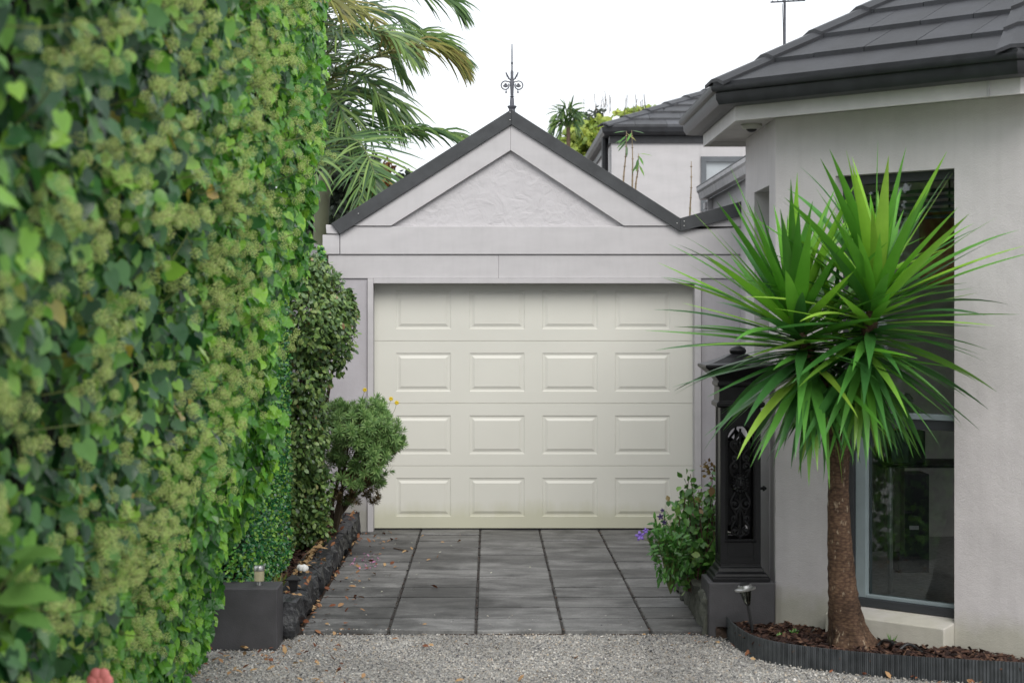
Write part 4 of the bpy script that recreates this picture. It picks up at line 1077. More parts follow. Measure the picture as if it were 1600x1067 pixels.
# broad pale leaves poking out low in front of the hedge
bl = ([(0, 0, 0), (.16, .1, .04), (.25, .3, .06), (.24, .5, .05), (.15, .75, .02), (0, 1, -.1), (-.15, .75, .02), (-.24, .5, .05), (-.25, .3, .06), (-.16, .1, .04), (0, .25, -.01), (0, .5, -.01), (0, .75, -.03)],
      [(0, 1, 10), (1, 2, 10), (2, 11, 10), (2, 3, 11), (3, 12, 11), (3, 4, 12), (4, 5, 12), (0, 10, 9), (9, 10, 8), (8, 10, 11), (8, 11, 7), (7, 11, 12), (7, 12, 6), (6, 12, 5)])
bp_ = P(-20, 960, 4.3)
o = thing('broadleaf_shoot', bp_, 'pale broad-leaved shoot poking out of the ivy at the bottom left', 'plant')
mats = []; st = MB()
for (px_, py_, tx, ty) in ((15, 868, 112, 866), (20, 900, 60, 868), (10, 905, 95, 925), (-5, 935, 118, 928), (25, 960, 95, 985), (0, 955, 48, 925), (-10, 985, 30, 1010), (30, 880, 100, 850), (-20, 890, 30, 905), (-30, 1000, 20, 985), (20, 925, 70, 950), (-20, 850, 30, 850)):
    D = 4.0+rng.uniform(-.15, .15); a = P(px_, py_, D); b = P(tx, ty, D-.05); L = (b-a).length*.85
    mats.append(orient(a, b-a, Vector((.25, -.6, .9))+rv(.2), L)); st.tube([P(-40, 960, 4.12), a], .002, 4)
pieces('leaf', [bl], mats, M_broad, o, 300, 'foliage', True); st.build('stem', M_ivyst, o)
fp = P(157, 1062, 5.6)
o = thing('pink_blossom', fp, 'small salmon pink blossom low at the foot of the ivy hedge', 'flower')
m = MB()
for k in range(6):
    a = k*1.05; m.ball(fp+Vector((.022*math.cos(a), -.01, .022*math.sin(a))), .020, (1, .5, 1), 6)
m.ball(fp, .02, n=6); m.build('petals', sim('salmon_petal', (.65, .20, .18), .6, .15), o, smooth=True)
m = MB(); m.tube([fp, fp+Vector((-.08, .04, -.06)), (face_x(5.6, .6)-.1, 5.65, fp.z-.05)], .003, 5); m.build('stem', M_twig, o)

# ---- small-leaved hedge panel between ivy and climber
lz = ([(0, 0, 0), (.35, .35, .08), (.3, .75, .06), (0, 1, 0), (-.3, .75, .06), (-.35, .35, .08)], [(0, 1, 5), (1, 2, 5), (2, 4, 5), (2, 3, 4)])
fh = thing('small_leaved_hedge', (-1.45, 10.8, 0), 'glossy small-leaved green hedge panel hung between the ivy and the climber', 'hedge')
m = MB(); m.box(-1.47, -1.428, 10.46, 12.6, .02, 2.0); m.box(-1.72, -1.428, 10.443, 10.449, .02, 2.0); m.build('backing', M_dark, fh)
mats = []
for i in range(20000):
    y = rng.uniform(10.45, 12.65); z = rng.uniform(.02, 2.05)
    x = -1.415+.05*rng.random()+.02*noise.noise((y*6, z*6, 1))
    mats.append(orient((x, y, z), rv(1)+Vector((.4, 0, .1)), Vector((.8, -.5, .4))+rv(.6), rng.uniform(.016, .030)))
for i in range(5500):
    mats.append(orient((rng.uniform(-1.72, -1.40), 10.44-.05*rng.random(), rng.uniform(.02, 2.05)), rv(1), Vector((.1, -1, .4))+rv(.5), rng.uniform(.018, .032)))
pieces('leaf', [lz], mats, M_faux, fh, 0, 'foliage')

# ---- climber mass on the wall
cl = thing('climbing_shrub', P(480, 850, 14.0), 'tall olive-green climbing shrub against the left wall, bulging out near its top', 'shrub')
def in_blob(c, r, k): return k
blobs = []   # px, py, D, rx, ry (px), depth radius m, count
for b in ((470, 425, 12.9, 30, 38, .2, 500), (497, 440, 13.0, 34, 36, .2, 560), (478, 500, 12.8, 48, 60, .25, 1000), (520, 490, 13.0, 34, 42, .2, 700), (538, 482, 13.1, 17, 30, .13, 260), (505, 545, 13.0, 38, 50, .2, 650), (470, 590, 12.9, 42, 60, .22, 850),
          (462, 680, 13.0, 44, 66, .22, 950), (488, 660, 13.1, 26, 70, .2, 500), (455, 760, 13.2, 34, 60, .22, 550), (490, 770, 13.3, 30, 60, .2, 620), (482, 825, 13.4, 34, 32, .2, 380), (440, 830, 13.2, 14, 40, .12, 130), (455, 395, 12.7, 8, 10, .06, 40), (545, 462, 13.1, 8, 12, .06, 50), (428, 620, 12.4, 14, 120, .12, 500), (438, 740, 12.7, 20, 60, .15, 450), (530, 520, 13.0, 24, 50, .2, 350)):
    blobs.append(b)
mats = []; twg = MB()
for px_, py_, D, rx_, ry_, rd, cnt in blobs:
    c = P(px_, py_, D); sc = D/F
    if cnt > 300: twg.tube([P(500, 850, 14), P(480+(px_-480)*.4, (850+py_)/2, 13.3), c], [.02, .015, .008], 6)
    for k in range(int(cnt*1.8)):
        d = rv(1).normalized(); r = rng.uniform(.55, 1.08)*(1+.18*noise.noise(tuple(d*2.5+c)))
        p = c+Vector((d.x*rx_*sc*r, d.y*rd*r, d.z*ry_*sc*r))
        p.x = max(p.x, -1.42)
        n = d+Vector((.2, -.6, .5))+rv(.5)
        s = rng.uniform(.024, .054)
        mats.append(orient(p, Vector((d.x*.5, -.2, -.5))+rv(.5), n, s*.75, s))
rng.shuffle(mats)
mats.sort(key=lambda M: M[1][3] > 12.95)
pieces('leaf', [lz], mats, M_climb, cl, 0, 'foliage')
for k in range(60):
    px_, py_, D, rx_, ry_, rd, cnt = rng.choice(blobs[:9]); c = P(px_, py_, D); d = (rv(1)+Vector((.3, -.3, .6))).normalized(); L = .14
    twg.tube([c+Vector((d.x*rx_*D/F, d.y*rd, d.z*ry_*D/F))*.6, c+Vector((d.x*rx_*D/F, d.y*rd, d.z*ry_*D/F))*1.15+Vector((0, 0, .03))], [.003, .001], 4)
twg.build('stem', M_twig, cl)
# dark glossy clump on the wall corner
c = P(499, 402, 15.3); mats = []
o = thing('ivy_clump', c, 'small dark glossy ivy clump on the wall corner beside the garage eave', 'ivy')
for k in range(420):
    d = rv(1); p = c+Vector((max(-1.7, min(1.7, d.x))*.028, d.y*.03, max(-1.6, min(1.6, d.z))*.055))
    mats.append(orient(p, rv(1)+Vector((0, 0, -.8)), Vector((.3, -1, .5))+rv(.5), rng.uniform(.025, .045)))
pieces('leaf', [lz], mats, M_faux, o, 0, 'foliage')

# ---- euphorbia-like bush with needle rosettes
ep = P(520, 812, 14.0); ep.z = .10
eu = thing('rosette_bush', ep, 'rounded green bush of needle-leaved rosettes leaning over the kerb beside the garage door', 'shrub')
def rosette(seed, n=34):
    r_ = random.Random(seed); vs = []; fs = []
    for k in range(n):
        el = R(75-115*k/n); a = k*2.4+r_.uniform(-.2, .2)
        d = Vector((math.cos(el)*math.cos(a), math.cos(el)*math.sin(a), math.sin(el))); s_ = d.cross(Vector((0, 0, 1))).normalized()*.075
        L = 1-.25*abs(.4-k/n)*2; b = len(vs); base = Vector((0, 0, -.45*k/n))
        mid = base+d*L*.55
        vs += [tuple(base), tuple(mid+s_), tuple(mid-s_), tuple(base+d*L+Vector((0, 0, -.06)))]
        fs += [(b, b+1, b+2), (b+1, b+3, b+2)]
    return vs, fs
ros = [rosette(i) for i in range(4)]
mats = []; dm = []; br = MB()
lobes = [(540, 650, 13.6, 34, 26), (580, 640, 13.5, 30, 20), (600, 680, 13.4, 32, 30), (560, 700, 13.3, 44, 40), (530, 700, 13.7, 26, 44), (610, 690, 13.5, 22, 24), (585, 720, 13.3, 34, 28), (560, 745, 13.4, 40, 22), (524, 655, 13.8, 18, 30), (548, 672, 13.3, 40, 36), (575, 668, 13.3, 38, 32)]
for px_, py_, D, rx_, ry_ in lobes:
    c = P(px_, py_, D); sc = D/F
    mid = P(535, 760, 13.8); br.tube([ep, ep.lerp(mid, .6)+rv(.01), mid, c], [.016, .013, .010, .005], 6)
    for k in range(36):
        d = (rv(1)+Vector((.25, -.5, .45))).normalized()
        p = c+Vector((d.x*rx_*sc, d.y*.15, d.z*ry_*sc))*rng.uniform(.6, 1.12); ax = d+Vector((0, -.1, .5))
        y_ = ax.normalized(); q = y_.to_track_quat('Z', 'Y').to_matrix().to_4x4() @ Matrix.Rotation(rng.uniform(0, 6), 4, 'Z') @ Matrix.Scale(rng.uniform(.050, .070), 4); q.translation = p
        mats.append([list(r) for r in q])
        if k % 3 == 0: br.tube([c, p-y_*.02], [.004, .003], 4)
        if k % 4 == 0:
            q2 = q.copy(); q2.translation = p-y_*.06-Vector((0, 0, .02)); dm.append([list(r) for r in q2])
for k in range(90):
    p = P(rng.uniform(512, 600), rng.uniform(735, 785), rng.uniform(13.3, 13.8))
    if P(0, 0, 1) and (p.x-P(530, 0, 13.6).x)*1 > .32: continue
    q = rv(1).to_track_quat('Z', 'Y').to_matrix().to_4x4() @ Matrix.Scale(.04, 4); q.translation = p; dm.append([list(r) for r in q])
mats.sort(key=lambda M: M[1][3])
pieces('leaf_rosette', ros, mats, M_euph, eu, 300, 'foliage')
joined('dead_foliage', ros[1], dm, M_euphd, eu)
for pts in ([(520, 812, 14), (535, 790, 13.9), (560, 770, 13.6), (595, 745, 13.4)], [(518, 812, 14), (520, 780, 13.9), (530, 740, 13.8), (525, 690, 13.8)], [(522, 812, 14), (538, 795, 13.9), (550, 780, 13.7), (575, 755, 13.5)]):
    br.tube(catmull([P(*a) for a in pts], 5), [.020-.012*i/15 for i in range(16)], 7)
br.build('branches', pole('grey_brown_branch', (.13, .10, .065)), eu, smooth=True)
q = P(545, 782, 13.6); mats = []
for k in range(7):
    qq = (rv(.5)+Vector((.5, -.3, .6))).to_track_quat('Z', 'Y').to_matrix().to_4x4() @ Matrix.Scale(.045, 4); qq.translation = q+rv(.018); mats.append([list(r) for r in qq])
joined('low_shoot', ros[0], mats, M_euph, eu)
M_yel = sim('yellow_petal', (.75, .55, .02), .6, .05)
for (a, b, c, lab) in ((570, 609, 13.7, 'single small yellow daisy above the left edge of the rosette bush'), (611, 623, 13.5, 'upper small yellow daisy of the pair in front of the garage door'), (620, 629, 13.45, 'lower small yellow daisy of the pair in front of the garage door')):
    p = P(a, b, c); o = thing('yellow_daisy', p, lab, 'flower', 'yellow daisies above the rosette bush')
    m = MB()
    for k in range(8):
        an = k*.785; m.tube([p, p+Vector((.010*math.cos(an), -.004, .010*math.sin(an))), p+Vector((.017*math.cos(an), -.002, .017*math.sin(an)))], [.002, .0045, .003], 5)
    m.ball(p, .006, n=6); m.build('petals', M_yel, o)
    m = MB(); m.tube(catmull([p, p+Vector((-.03, .02, -.08)), P(a-28, b+45, c+.1)], 5), .0018, 4); m.build('stem', M_ivyst, o)
# small yellow-green tuft near the lantern
tp = P(432, 900, 11.6); tp.z = .11
o = thing('grass_tuft', tp, 'small yellow-green tufted plant behind the left plinth', 'plant')
m = MB()
for k in range(70):
    a = rng.uniform(0, 6.28); L = rng.uniform(.05, .11); b = tp+Vector((rng.gauss(0, .03), rng.gauss(0, .08), -.01)); e = b+Vector((math.cos(a)*.04, math.sin(a)*.04, L))
    s_ = Vector((.005, .002, 0)); m.add([b-s_, b+s_, e], [(0, 1, 2)])
ob = m.build('leaves', leafmat('tuft_leaf', [(0, (.05, .15, .03)), (.6, (.16, .22, .04)), (1, (.45, .30, .06))]), o); ob['kind'] = 'stuff'

# ---- rose bush and bright low plant on the right
rl = ([(0, 0, 0), (.28, .25, .06), (.33, .55, .05), (0, 1, -.05), (-.33, .55, .05), (-.28, .25, .06), (0, .5, -.02)], [(6, i, (i+1) % 6) for i in range(6)])
rp = Vector((P(1088, 0, 11.3).x, 11.35, .12))
ro = thing('rose_bush', rp, 'leafy green rose bush with reddish tips left of the black pillar', 'shrub')
mats = []; st = MB()
for k in range(50):
    tx, ty = rng.uniform(1052, 1128), rng.uniform(735, 885)
    if ty < 790: tx = max(tx, 1060+(790-ty)*.38)
    D = rng.uniform(11.1, 11.75); tip = P(tx, ty, D)
    mid = rp.lerp(tip, .5)+rv(.03); st.tube(catmull([rp+rv(.02)*Vector((1, 1, 0)), mid, tip], 4), [.006-.004*i/8 for i in range(9)], 5)
    for j in range(22):
        t_ = rng.uniform(.35, 1.0); p = (rp.lerp(mid, t_*2) if t_ < .5 else mid.lerp(tip, t_*2-1))+rv(.035)
        s = rng.uniform(.038, .065); mats.append(orient(p, rv(.8)+Vector((-.2, -.2, -.3)), Vector((-.1, -.8, .8))+rv(.4), s))
mats = [M for M in mats if M[0][3] < 1.72]
mats.sort(key=lambda M: M[1][3])
pieces('leaf', [rl], mats, M_rose, ro, 300, 'foliage', True)
st.tube([rp-Vector((0, 0, .05)), rp+Vector((-.01, -.02, .12)), rp+Vector((.0, 0, .3))], [.02, .016, .012], 8)
st.build('stem', pole('rose_stem', (.10, .05, .04)), ro, smooth=True)
for a, b in ((1108, 727), (1112, 741), (1101, 733)):
    q = P(a, b, 11.2); mats = [orient(q+rv(.018), rv(1), rv(1), .03) for _ in range(14)]
    joined('new_growth', rl, mats, leafmat('bronze_growth', [(0, (.16, .08, .03)), (1, (.30, .20, .06))]), ro)
lo = Vector((P(1048, 0, 11.2).x, 11.2, .13))
o = thing('low_leafy_plant', lo, 'bright green low plant spilling over the kerb below the rose bush', 'plant')
nl = ([(0, 0, 0), (.17, .35, .03), (.14, .7, .02), (0, 1, -.05), (-.14, .7, .02), (-.17, .35, .03)], [(0, 1, 5), (1, 2, 5), (2, 4, 5), (2, 3, 4)])
mats = []; st = MB()
for k in range(60):
    tx, ty = rng.gauss(1045, 17), rng.gauss(846, 17); D = rng.uniform(10.95, 11.4); tip = P(tx, ty, D); st.tube([lo, lo.lerp(tip, .6)+Vector((0, 0, .04)), tip], [.004, .003, .002], 4)
    for j in range(11):
        p = lo.lerp(tip, rng.uniform(.6, 1.05))+Vector((0, 0, .02)); mats.append(orient(p, (tip-lo).normalized()*.6+rv(.7), Vector((0, -.7, 1))+rv(.4), rng.uniform(.035, .06)))
for k in range(14):
    tip = P(rng.uniform(1035, 1075), rng.uniform(870, 900), 11.1)
    for j in range(7): mats.append(orient(tip+rv(.02), Vector((-.2, 0, -1))+rv(.4), Vector((-.3, -1, .3))+rv(.4), .045))
mats.sort(key=lambda M: M[1][3])
pieces('leaf', [nl], mats, leafmat('bright_leaf', [(0, (.035, .12, .02)), (.5, (.06, .20, .03)), (1, (.11, .28, .05))]), o, 300, 'foliage', True); st.build('stem', M_ivyst, o)
M_pur = sim('purple_petal', (.24, .15, .52), .6, .2); M_pur2 = sim('dark_purple_petal', (.055, .035, .11), .6, .2)
for (a, b, mt, r, lab) in ((1000, 837, M_pur, .028, 'larger lilac flower hanging lowest in front of the garage door'), (1009, 829, M_pur, .017, 'smaller lilac flower just above the larger lilac one'), (1032, 807, M_pur2, .018, 'dark purple flower below the other dark one beside the garage door'), (1035, 797, M_pur2, .012, 'small dark purple bud highest beside the garage door'), (1038, 816, M_pur2, .015, 'dark purple flower touching the low bright plant')):
    p = P(a, b, 11.0); o = thing('purple_flower', p, lab, 'flower', 'purple flowers left of the rose bush')
    m = MB()
    for k in range(5):
        an = k*1.256+.5; m.tube([p, p+Vector((r*.6*math.cos(an), -.006, r*.6*math.sin(an))), p+Vector((r*math.cos(an), .002, r*math.sin(an)))], [.002, r*.38, r*.2], 6)
    m.build('petals', mt, o); m = MB(); m.tube(catmull([p, p+Vector((.04, .03, -.03)), P(1052, 850, 11.1)], 5), .0016, 4); m.build('stem', M_ivyst, o)

# ---- yucca
yb = Vector((1.955, 9.86, .0))
yu = thing('yucca_tree', yb, 'yucca with thick brown trunk and two spiky green heads before the window', 'tree')
def yucmesh(L, w, droop, seed):
    r_ = random.Random(seed); vs = []; fs = []; n = 9
    y = z = 0; an = 0; step = L/n; tw = r_.uniform(-.5, .5)
    for i in range(n+1):
        t_ = i/n; ww = w*(.6+.4*min(1, t_*3.2))*(1 if t_ < .35 else max(.02, 1-((t_-.35)/.65)**1.35))
        if t_ < .1: ww = w*.62
        v = .32*ww*(1-t_*.6); a = tw*t_
        for s_ in (-1, 0, 1):
            x_, z_ = s_*ww, (v if s_ else 0)
            vs.append((x_*math.cos(a)-z_*math.sin(a), y-math.sin(an)*z_, z+z_*math.cos(an)+x_*math.sin(a)))
        y += math.cos(an)*step; z += math.sin(an)*step; an -= droop/n*(.3+1.4*t_)
    for i in range(n):
        a = i*3; fs += [(a, a+1, a+4, a+3), (a+1, a+2, a+5, a+4)]
    return vs, fs
young = [yucmesh(1, .040*rr, d, i) for i, (rr, d) in enumerate(((1, .10), (1.1, .22), (.9, .05), (1, .35), (1.15, .16)))]
old = [yucmesh(1, .044*rr, d, 20+i) for i, (rr, d) in enumerate(((1, .35), (1.1, .45), (.95, .6), (1.1, .3), (1, .15)))]
ya = []; yo = []
def yhead(top, bot, n, L0):
    top = Vector(top); bot = Vector(bot); ax = (top-bot).normalized()
    for k in range(n):
        t_ = k/n; base = top.lerp(bot, t_**1.1)
        for tr_ in range(12):
            az = k*2.39996+rng.uniform(-.25, .25)+tr_*.9; el = R(86-152*t_**.82+rng.gauss(0, 8))
            el = max(R(-76), el)
            d = Vector((math.cos(el)*math.cos(az), math.cos(el)*math.sin(az), math.sin(el)))
            L = L0*(.80+.26*math.sin(math.pi*min(1, .15+t_*.9)))*rng.uniform(.8, 1.1)
            if t_ > .8: L *= .86
            tip = base+d*L
            dist = (Vector((tip.x, tip.y))-C0).dot(ND)
            inwin = 0
            if dist > .05: break
        if t_ < .05: L *= .7
        elif t_ < .35: L *= 1.1
        nz = Vector((0, 0, 1)) if abs(d.z) < .95 else Vector((0, -1, 0))
        nrm = nz if el < R(60) else -Vector((math.cos(az), math.sin(az), 0))+nz*.3
        M = orient(base+d*.01, d, nrm, L)
        (ya if (t_ < .5 and rng.random() < .92-.7*t_) or rng.random() < .06 else yo).append(M)
H1 = P(1236, 492, 9.46); H1b = P(1287, 632, 9.62)
H2 = P(1374, 446, 9.26); H2b = P(1340, 622, 9.52)
yhead(H1, H1.lerp(H1b, .80), 205, .72); yhead(H2, H2.lerp(H2b, .85), 205, .68)
H3 = P(1305, 520, 9.75); yhead(H3, P(1315, 600, 9.66), 34, .50)
pieces('leaf', young, ya, M_yuc_a, yu, 150, 'more_leaves', True)
pieces('leaf', old, yo, M_yuc_b, yu, 150, 'more_leaves', True)
def barkmat():
    t = NT('yucca_bark')
    br_ = t.n('ShaderNodeTexVoronoi'); br_.inputs['Scale'].default_value = 58; br_.inputs['Randomness'].default_value = .75
    t.l(t.co((.7, .7, 1.5)), br_.inputs['Vector'])
    a = t.ramp(br_.outputs['Distance'], [(.1, (.15, .095, .058)), (.5, (.095, .056, .036)), (.85, (.05, .03, .02))])
    b = t.ramp(t.noise(5, 6), [(.35, .6), (.7, 1.35)]); a = t.mix(1, a, b, 'MULTIPLY')
    sp = t.ramp(t.noise(45, 3, (1, 1, .4)), [(.62, 0), (.72, 1)]); a = t.mix(sp, a, (.30, .24, .17))
    nm = t.bump(br_.outputs['Distance'], -1.0, .010); nm = t.bump(t.noise(60, 5), .7, .006, nm)
    return t.set(a, .85, nm, 0, .25)
M_bark = barkmat()
trunk_px = [(1335, 1040, 9.86, .170), (1333, 1022, 9.86, .145), (1324, 982, 9.84, .098), (1318, 935, 9.80, .080), (1314, 880, 9.76, .069), (1311, 820, 9.71, .060), (1310, 760, 9.66, .054), (1312, 700, 9.62, .055), (1312, 655, 9.58, .056), (1308, 625, 9.56, .050)]
cps = catmull([P(a, b, c) for a, b, c, _ in trunk_px], 8)
rad = []
for i in range(len(cps)):
    f_ = i/8; j = min(int(f_), len(trunk_px)-2); rad.append(trunk_px[j][3]+(trunk_px[j+1][3]-trunk_px[j][3])*(f_-j))
m = MB(); m.tube(cps, rad, 28)
for i, v in enumerate(m.v):
    c = cps[min(i//28, len(cps)-1)]; d = Vector(v)-c; a = math.atan2(d.y, d.x)
    flare = max(0, .35-v[2])/.35
    k_ = 1+.05*noise.noise((v[0]*22, v[1]*22, v[2]*34))+flare*.16*math.sin(a*5+1.0)+.02*math.sin(v[2]*95)
    m.v[i] = tuple(c+Vector((d.x*k_, d.y*k_, d.z)))
m.build('trunk', M_bark, yu, smooth=True)
m = MB(); m.tube(catmull([cps[-6], P(1297, 628, 9.6), P(1270, 570, 9.55), H1], 6), [.05-.02*i/18 for i in range(19)], 12); m.build('limb', M_bark, yu, smooth=True)
m = MB(); m.tube(catmull([cps[-6], P(1330, 625, 9.52), P(1352, 540, 9.4), H2], 6), [.052-.02*i/18 for i in range(19)], 12); m.build('limb', M_bark, yu, smooth=True)

# ---- palms behind the garage
def frond(parent, ctrl, nl_, Lmax, mt, droop=.6, label=None, r0=.014, spread=1.0, w=.012):
    c = catmull(ctrl, 10); n = len(c)
    m = MB(); m.tube(c, [r0*(1-.85*i/(n-1)) for i in range(n)], 6)
    Lmax *= 1.12; droop *= .85; nl_ = int(nl_*.8)
    fo = m.build('frond', M_rachis, parent, smooth=True)
    if label: fo['label'] = label
    m = MB()
    for k in range(nl_):
        t_ = .10+.9*(k+.5)/nl_; f_ = t_*(n-1); i = min(int(f_), n-2); p = c[i].lerp(c[i+1], f_-i); tg = (c[i+1]-c[i]).normalized()
        up = Vector((0, 0, 1)); up = (up-tg*up.dot(tg)); up = up.normalized() if up.length > .1 else Vector((0, -1, 0))
        sd_ = tg.cross(up)
        L = Lmax*(.45+.62*math.sin(math.pi*min(1, t_*.72+.12)))*rng.uniform(.85, 1.12)*(1-.3*max(0, t_-.8)/.2)
        for sg in (-1, 1):
            if rng.random() < .05: continue
            d = (sd_*sg*spread*(1-.55*t_)+tg*(.45+.75*t_)+up*rng.uniform(-.1, .4)+rv(.13)).normalized()
            pts = [p]; q = p.copy(); dd = d.copy()
            for j in range(4):
                q = q+dd*L/4; pts.append(q); dd = (dd+Vector((0, 0, -1))*droop*rng.uniform(.25, .42)).normalized()
            wv = dd.cross(Vector((0, -1, .2))); wv = wv.normalized() if wv.length > .05 else Vector((1, 0, 0))
            wv = (wv+tg*.6).normalized()
            ws = (.5, 1, .95, .6, .05)
            vs = [];
            for q, ww in zip(pts, ws): vs += [q-wv*w*ww, q+wv*w*ww]
            m.add(vs, [(2*j, 2*j+1, 2*j+3, 2*j+2) for j in range(4)])
    lo_ = m.build('leaflets', mt, fo); lo_['kind'] = 'stuff'
    return fo
PD = 17.8
p1 = P(508, 285, PD)
pa = thing('palm_tree', (P(500, 0, PD).x, PD, 0), 'palm with a smooth green trunk rising behind the left end of the garage roof', 'palm tree')
m = MB(); m.tube(catmull([P(499, 800, PD), P(499, 600, PD), P(500, 430, PD), P(502, 340, PD), P(507, 285, PD), P(512, 262, PD)], 6), [.085]*12+[.072]*5+[.075]*6+[.062]*4+[.055-.01*k for k in range(4)], 14)
m.build('trunk', sim('green_palm_trunk', (.115, .125, .07), .6, .3, 5, .15, 30, stretch=(1, 1, .5)), pa, smooth=True)
def PP(l, dz=0): return [P(a, b, PD+c) for a, b, c in l]
for ctrl, nl_, L, mt, dr in (
    ([(510, 275, 0), (528, 222, -.3), (560, 222, -.9), (582, 262, -1.3), (588, 300, -1.4)], 44, .52, M_palm, .35),
    ([(510, 270, 0), (545, 218, .0), (620, 204, -.1), (680, 207, -.1), (724, 218, -.1)], 48, .36, M_palm, 1.0),
    ([(508, 270, 0), (495, 225, -.2), (475, 215, -.5), (455, 240, -.8)], 34, .45, M_palm, .6),
    ([(508, 265, 0), (505, 190, .2), (560, 130, .3), (610, 150, .2), (645, 196, .1)], 42, .45, M_palm, .7),
    ([(508, 270, 0), (515, 200, .8), (545, 180, 1.4), (590, 215, 1.9)], 34, .45, M_palm, .7),
    ([(508, 265, 0), (480, 180, .3), (450, 150, .5), (420, 175, .6)], 34, .45, M_palm, .6),
    ([(510, 278, 0), (540, 250, -.6), (560, 270, -1.2), (560, 320, -1.5)], 34, .40, M_palm, .5),
    ([(508, 270, 0), (490, 240, -.6), (500, 250, -1.1), (485, 300, -1.5)], 30, .38, M_palm, .5)):
    frond(pa, PP(ctrl), nl_, L, mt, dr)
PD2 = 18.6
pb_ = thing('palm_tree', (P(468, 0, PD2).x, PD2, 0), 'taller palm behind the ivy hedge with one yellowing frond arching to the right', 'palm tree')
m = MB(); m.tube([P(462, 800, PD2), P(464, 400, PD2), P(470, 150, PD2)], [.09, .08, .07], 12); m.build('trunk', pole('palm_bark', (.11, .10, .07)), pb_, smooth=True)
def PQ(l): return [P(a, b, PD2+c) for a, b, c in l]
for ctrl, nl_, L, mt, dr, lab in (
    ([(470, 165, 0), (520, 122, -.2), (590, 88, -.4), (645, 72, -.5), (690, 80, -.5), (720, 104, -.5)], 90, .42, M_palm_y, 1.05, 'yellowing frond'),
    ([(470, 155, 0), (520, 110, .3), (600, 72, .4), (668, 62, .4), (720, 90, .4)], 60, .46, M_palm, .9, None),
    ([(470, 150, 0), (500, 60, .2), (560, 20, .2), (620, 30, .1), (650, 90, 0)], 56, .46, M_palm, .9, None),
    ([(470, 150, 0), (490, 40, -.3), (540, -20, -.5), (600, -30, -.5), (690, -5, -.5), (715, 15, -.5)], 60, .44, M_palm, .9, None),
    ([(470, 155, 0), (500, 100, -.5), (540, 60, -.9), (600, 50, -1.2), (640, 90, -1.3)], 56, .42, M_palm, .8, None),
    ([(470, 160, 0), (510, 120, -.3), (560, 120, -.6), (600, 160, -.8), (620, 200, -.8)], 50, .42, M_palm, .8, None),
    ([(470, 160, 0), (450, 80, 0), (470, 20, 0), (520, 0, 0), (560, 40, 0)], 46, .42, M_palm, .7, None),
    ([(470, 150, 0), (480, 70, .4), (500, 10, .7), (540, -20, .9)], 40, .5, M_palm, .7, None),
    ([(470, 165, 0), (500, 140, -.4), (530, 165, -.8), (545, 220, -.9)], 40, .42, M_palm, .6, None),
    ([(470, 160, 0), (440, 110, -.2), (420, 100, -.4), (390, 130, -.5)], 30, .42, M_palm, .6, None),
    ([(470, 150, 0), (460, 60, -.2), (500, 10, -.5), (560, 20, -.8), (610, 60, -.9)], 50, .44, M_palm_y, .8, None),
    ([(470, 150, 0), (490, 80, 0), (530, 50, 0), (590, 60, 0), (630, 120, 0)], 50, .44, M_palm, .9, None),
    ([(470, 170, 0), (520, 150, 0), (570, 150, 0), (600, 190, 0)], 44, .42, M_palm, .9, None),
    ([(465, 150, 0), (440, 70, -.4), (460, 10, -.8), (500, -10, -1.2), (540, 30, -1.4)], 44, .46, M_palm_y, .7, None),
    ([(470, 165, 0), (475, 90, -.6), (510, 50, -1.1), (560, 70, -1.5)], 44, .42, M_palm, .7, None)):
    frond(pb_, PQ(ctrl), nl_, L, mt, dr, lab)
# small low palm showing pale leaflets over the wall
c = P(452, 345, 14.6)
pc = thing('young_palm', (c.x-.15, 14.7, 1.0), 'young palm whose pale leaflets show just above the left boundary wall', 'palm tree')
for k, (a, b) in enumerate(((472, 322), (478, 338), (475, 352))):
    m = MB()
    for j in range(7):
        s_ = P(440+j*1.0, 350-j*6+k*4, 14.6); e = P(a+rng.uniform(-8, 6), b+j*5-14, 14.5); mid = s_.lerp(e, .5)+Vector((0, 0, .03)); m.add([s_, mid+Vector((0, 0, .008)), mid-Vector((0, 0, .008)), e], [(0, 1, 2), (1, 3, 2)])
    f_ = m.build('frond', M_palm_y, pc); f_['kind'] = 'stuff'
m = MB(); m.tube([(c.x-.15, 14.7, 0), (c.x-.12, 14.7, 2.2), P(444, 330, 14.6)], [.03, .025, .008], 8); m.build('trunk', M_rachis, pc)

def leafcloud(parent, blobs, mt, s0, s1, name='crown', base=None):
    mats = []
    for px_, py_, D, rx_, ry_, rd, cnt in blobs:
        c = P(px_, py_, D); sc = D/F
        for k in range(cnt):
            d = rv(1).normalized(); r = rng.uniform(.3, 1.1)*(1+.3*noise.noise(tuple(d*2+c)))
            mats.append(orient(c+Vector((d.x*rx_*sc*r, d.y*rd*r, d.z*ry_*sc*r)), rv(1), d+Vector((0, -.5, .6))+rv(.5), rng.uniform(s0, s1)))
    return joined(name, base or lz, mats, mt, parent)
tp_ = P(540, 0, 21.5)
tr_ = thing('evergreen_tree', (tp_.x, 21.5, 0), 'dark dense evergreen tree behind the palms at the left of the garage gable', 'tree')
leafcloud(tr_, [(540, 330, 21, 50, 40, .7, 2200), (575, 300, 21.3, 36, 34, .6, 1100), (500, 300, 21.5, 40, 60, .7, 1500), (600, 310, 21.5, 40, 22, .5, 380), (480, 250, 22, 40, 60, .8, 1500), (470, 340, 21.5, 40, 60, .8, 1500), (525, 260, 20.5, 40, 45, .6, 2200), (570, 270, 20.8, 26, 26, .5, 900), (510, 180, 21, 34, 50, .6, 1400), (630, 282, 21.5, 22, 14, .4, 90), (470, 150, 22, 40, 60, .6, 900), (530, 210, 22.3, 40, 40, .6, 500), (490, 60, 22, 40, 60, .6, 900)], M_tree, .05, .10)
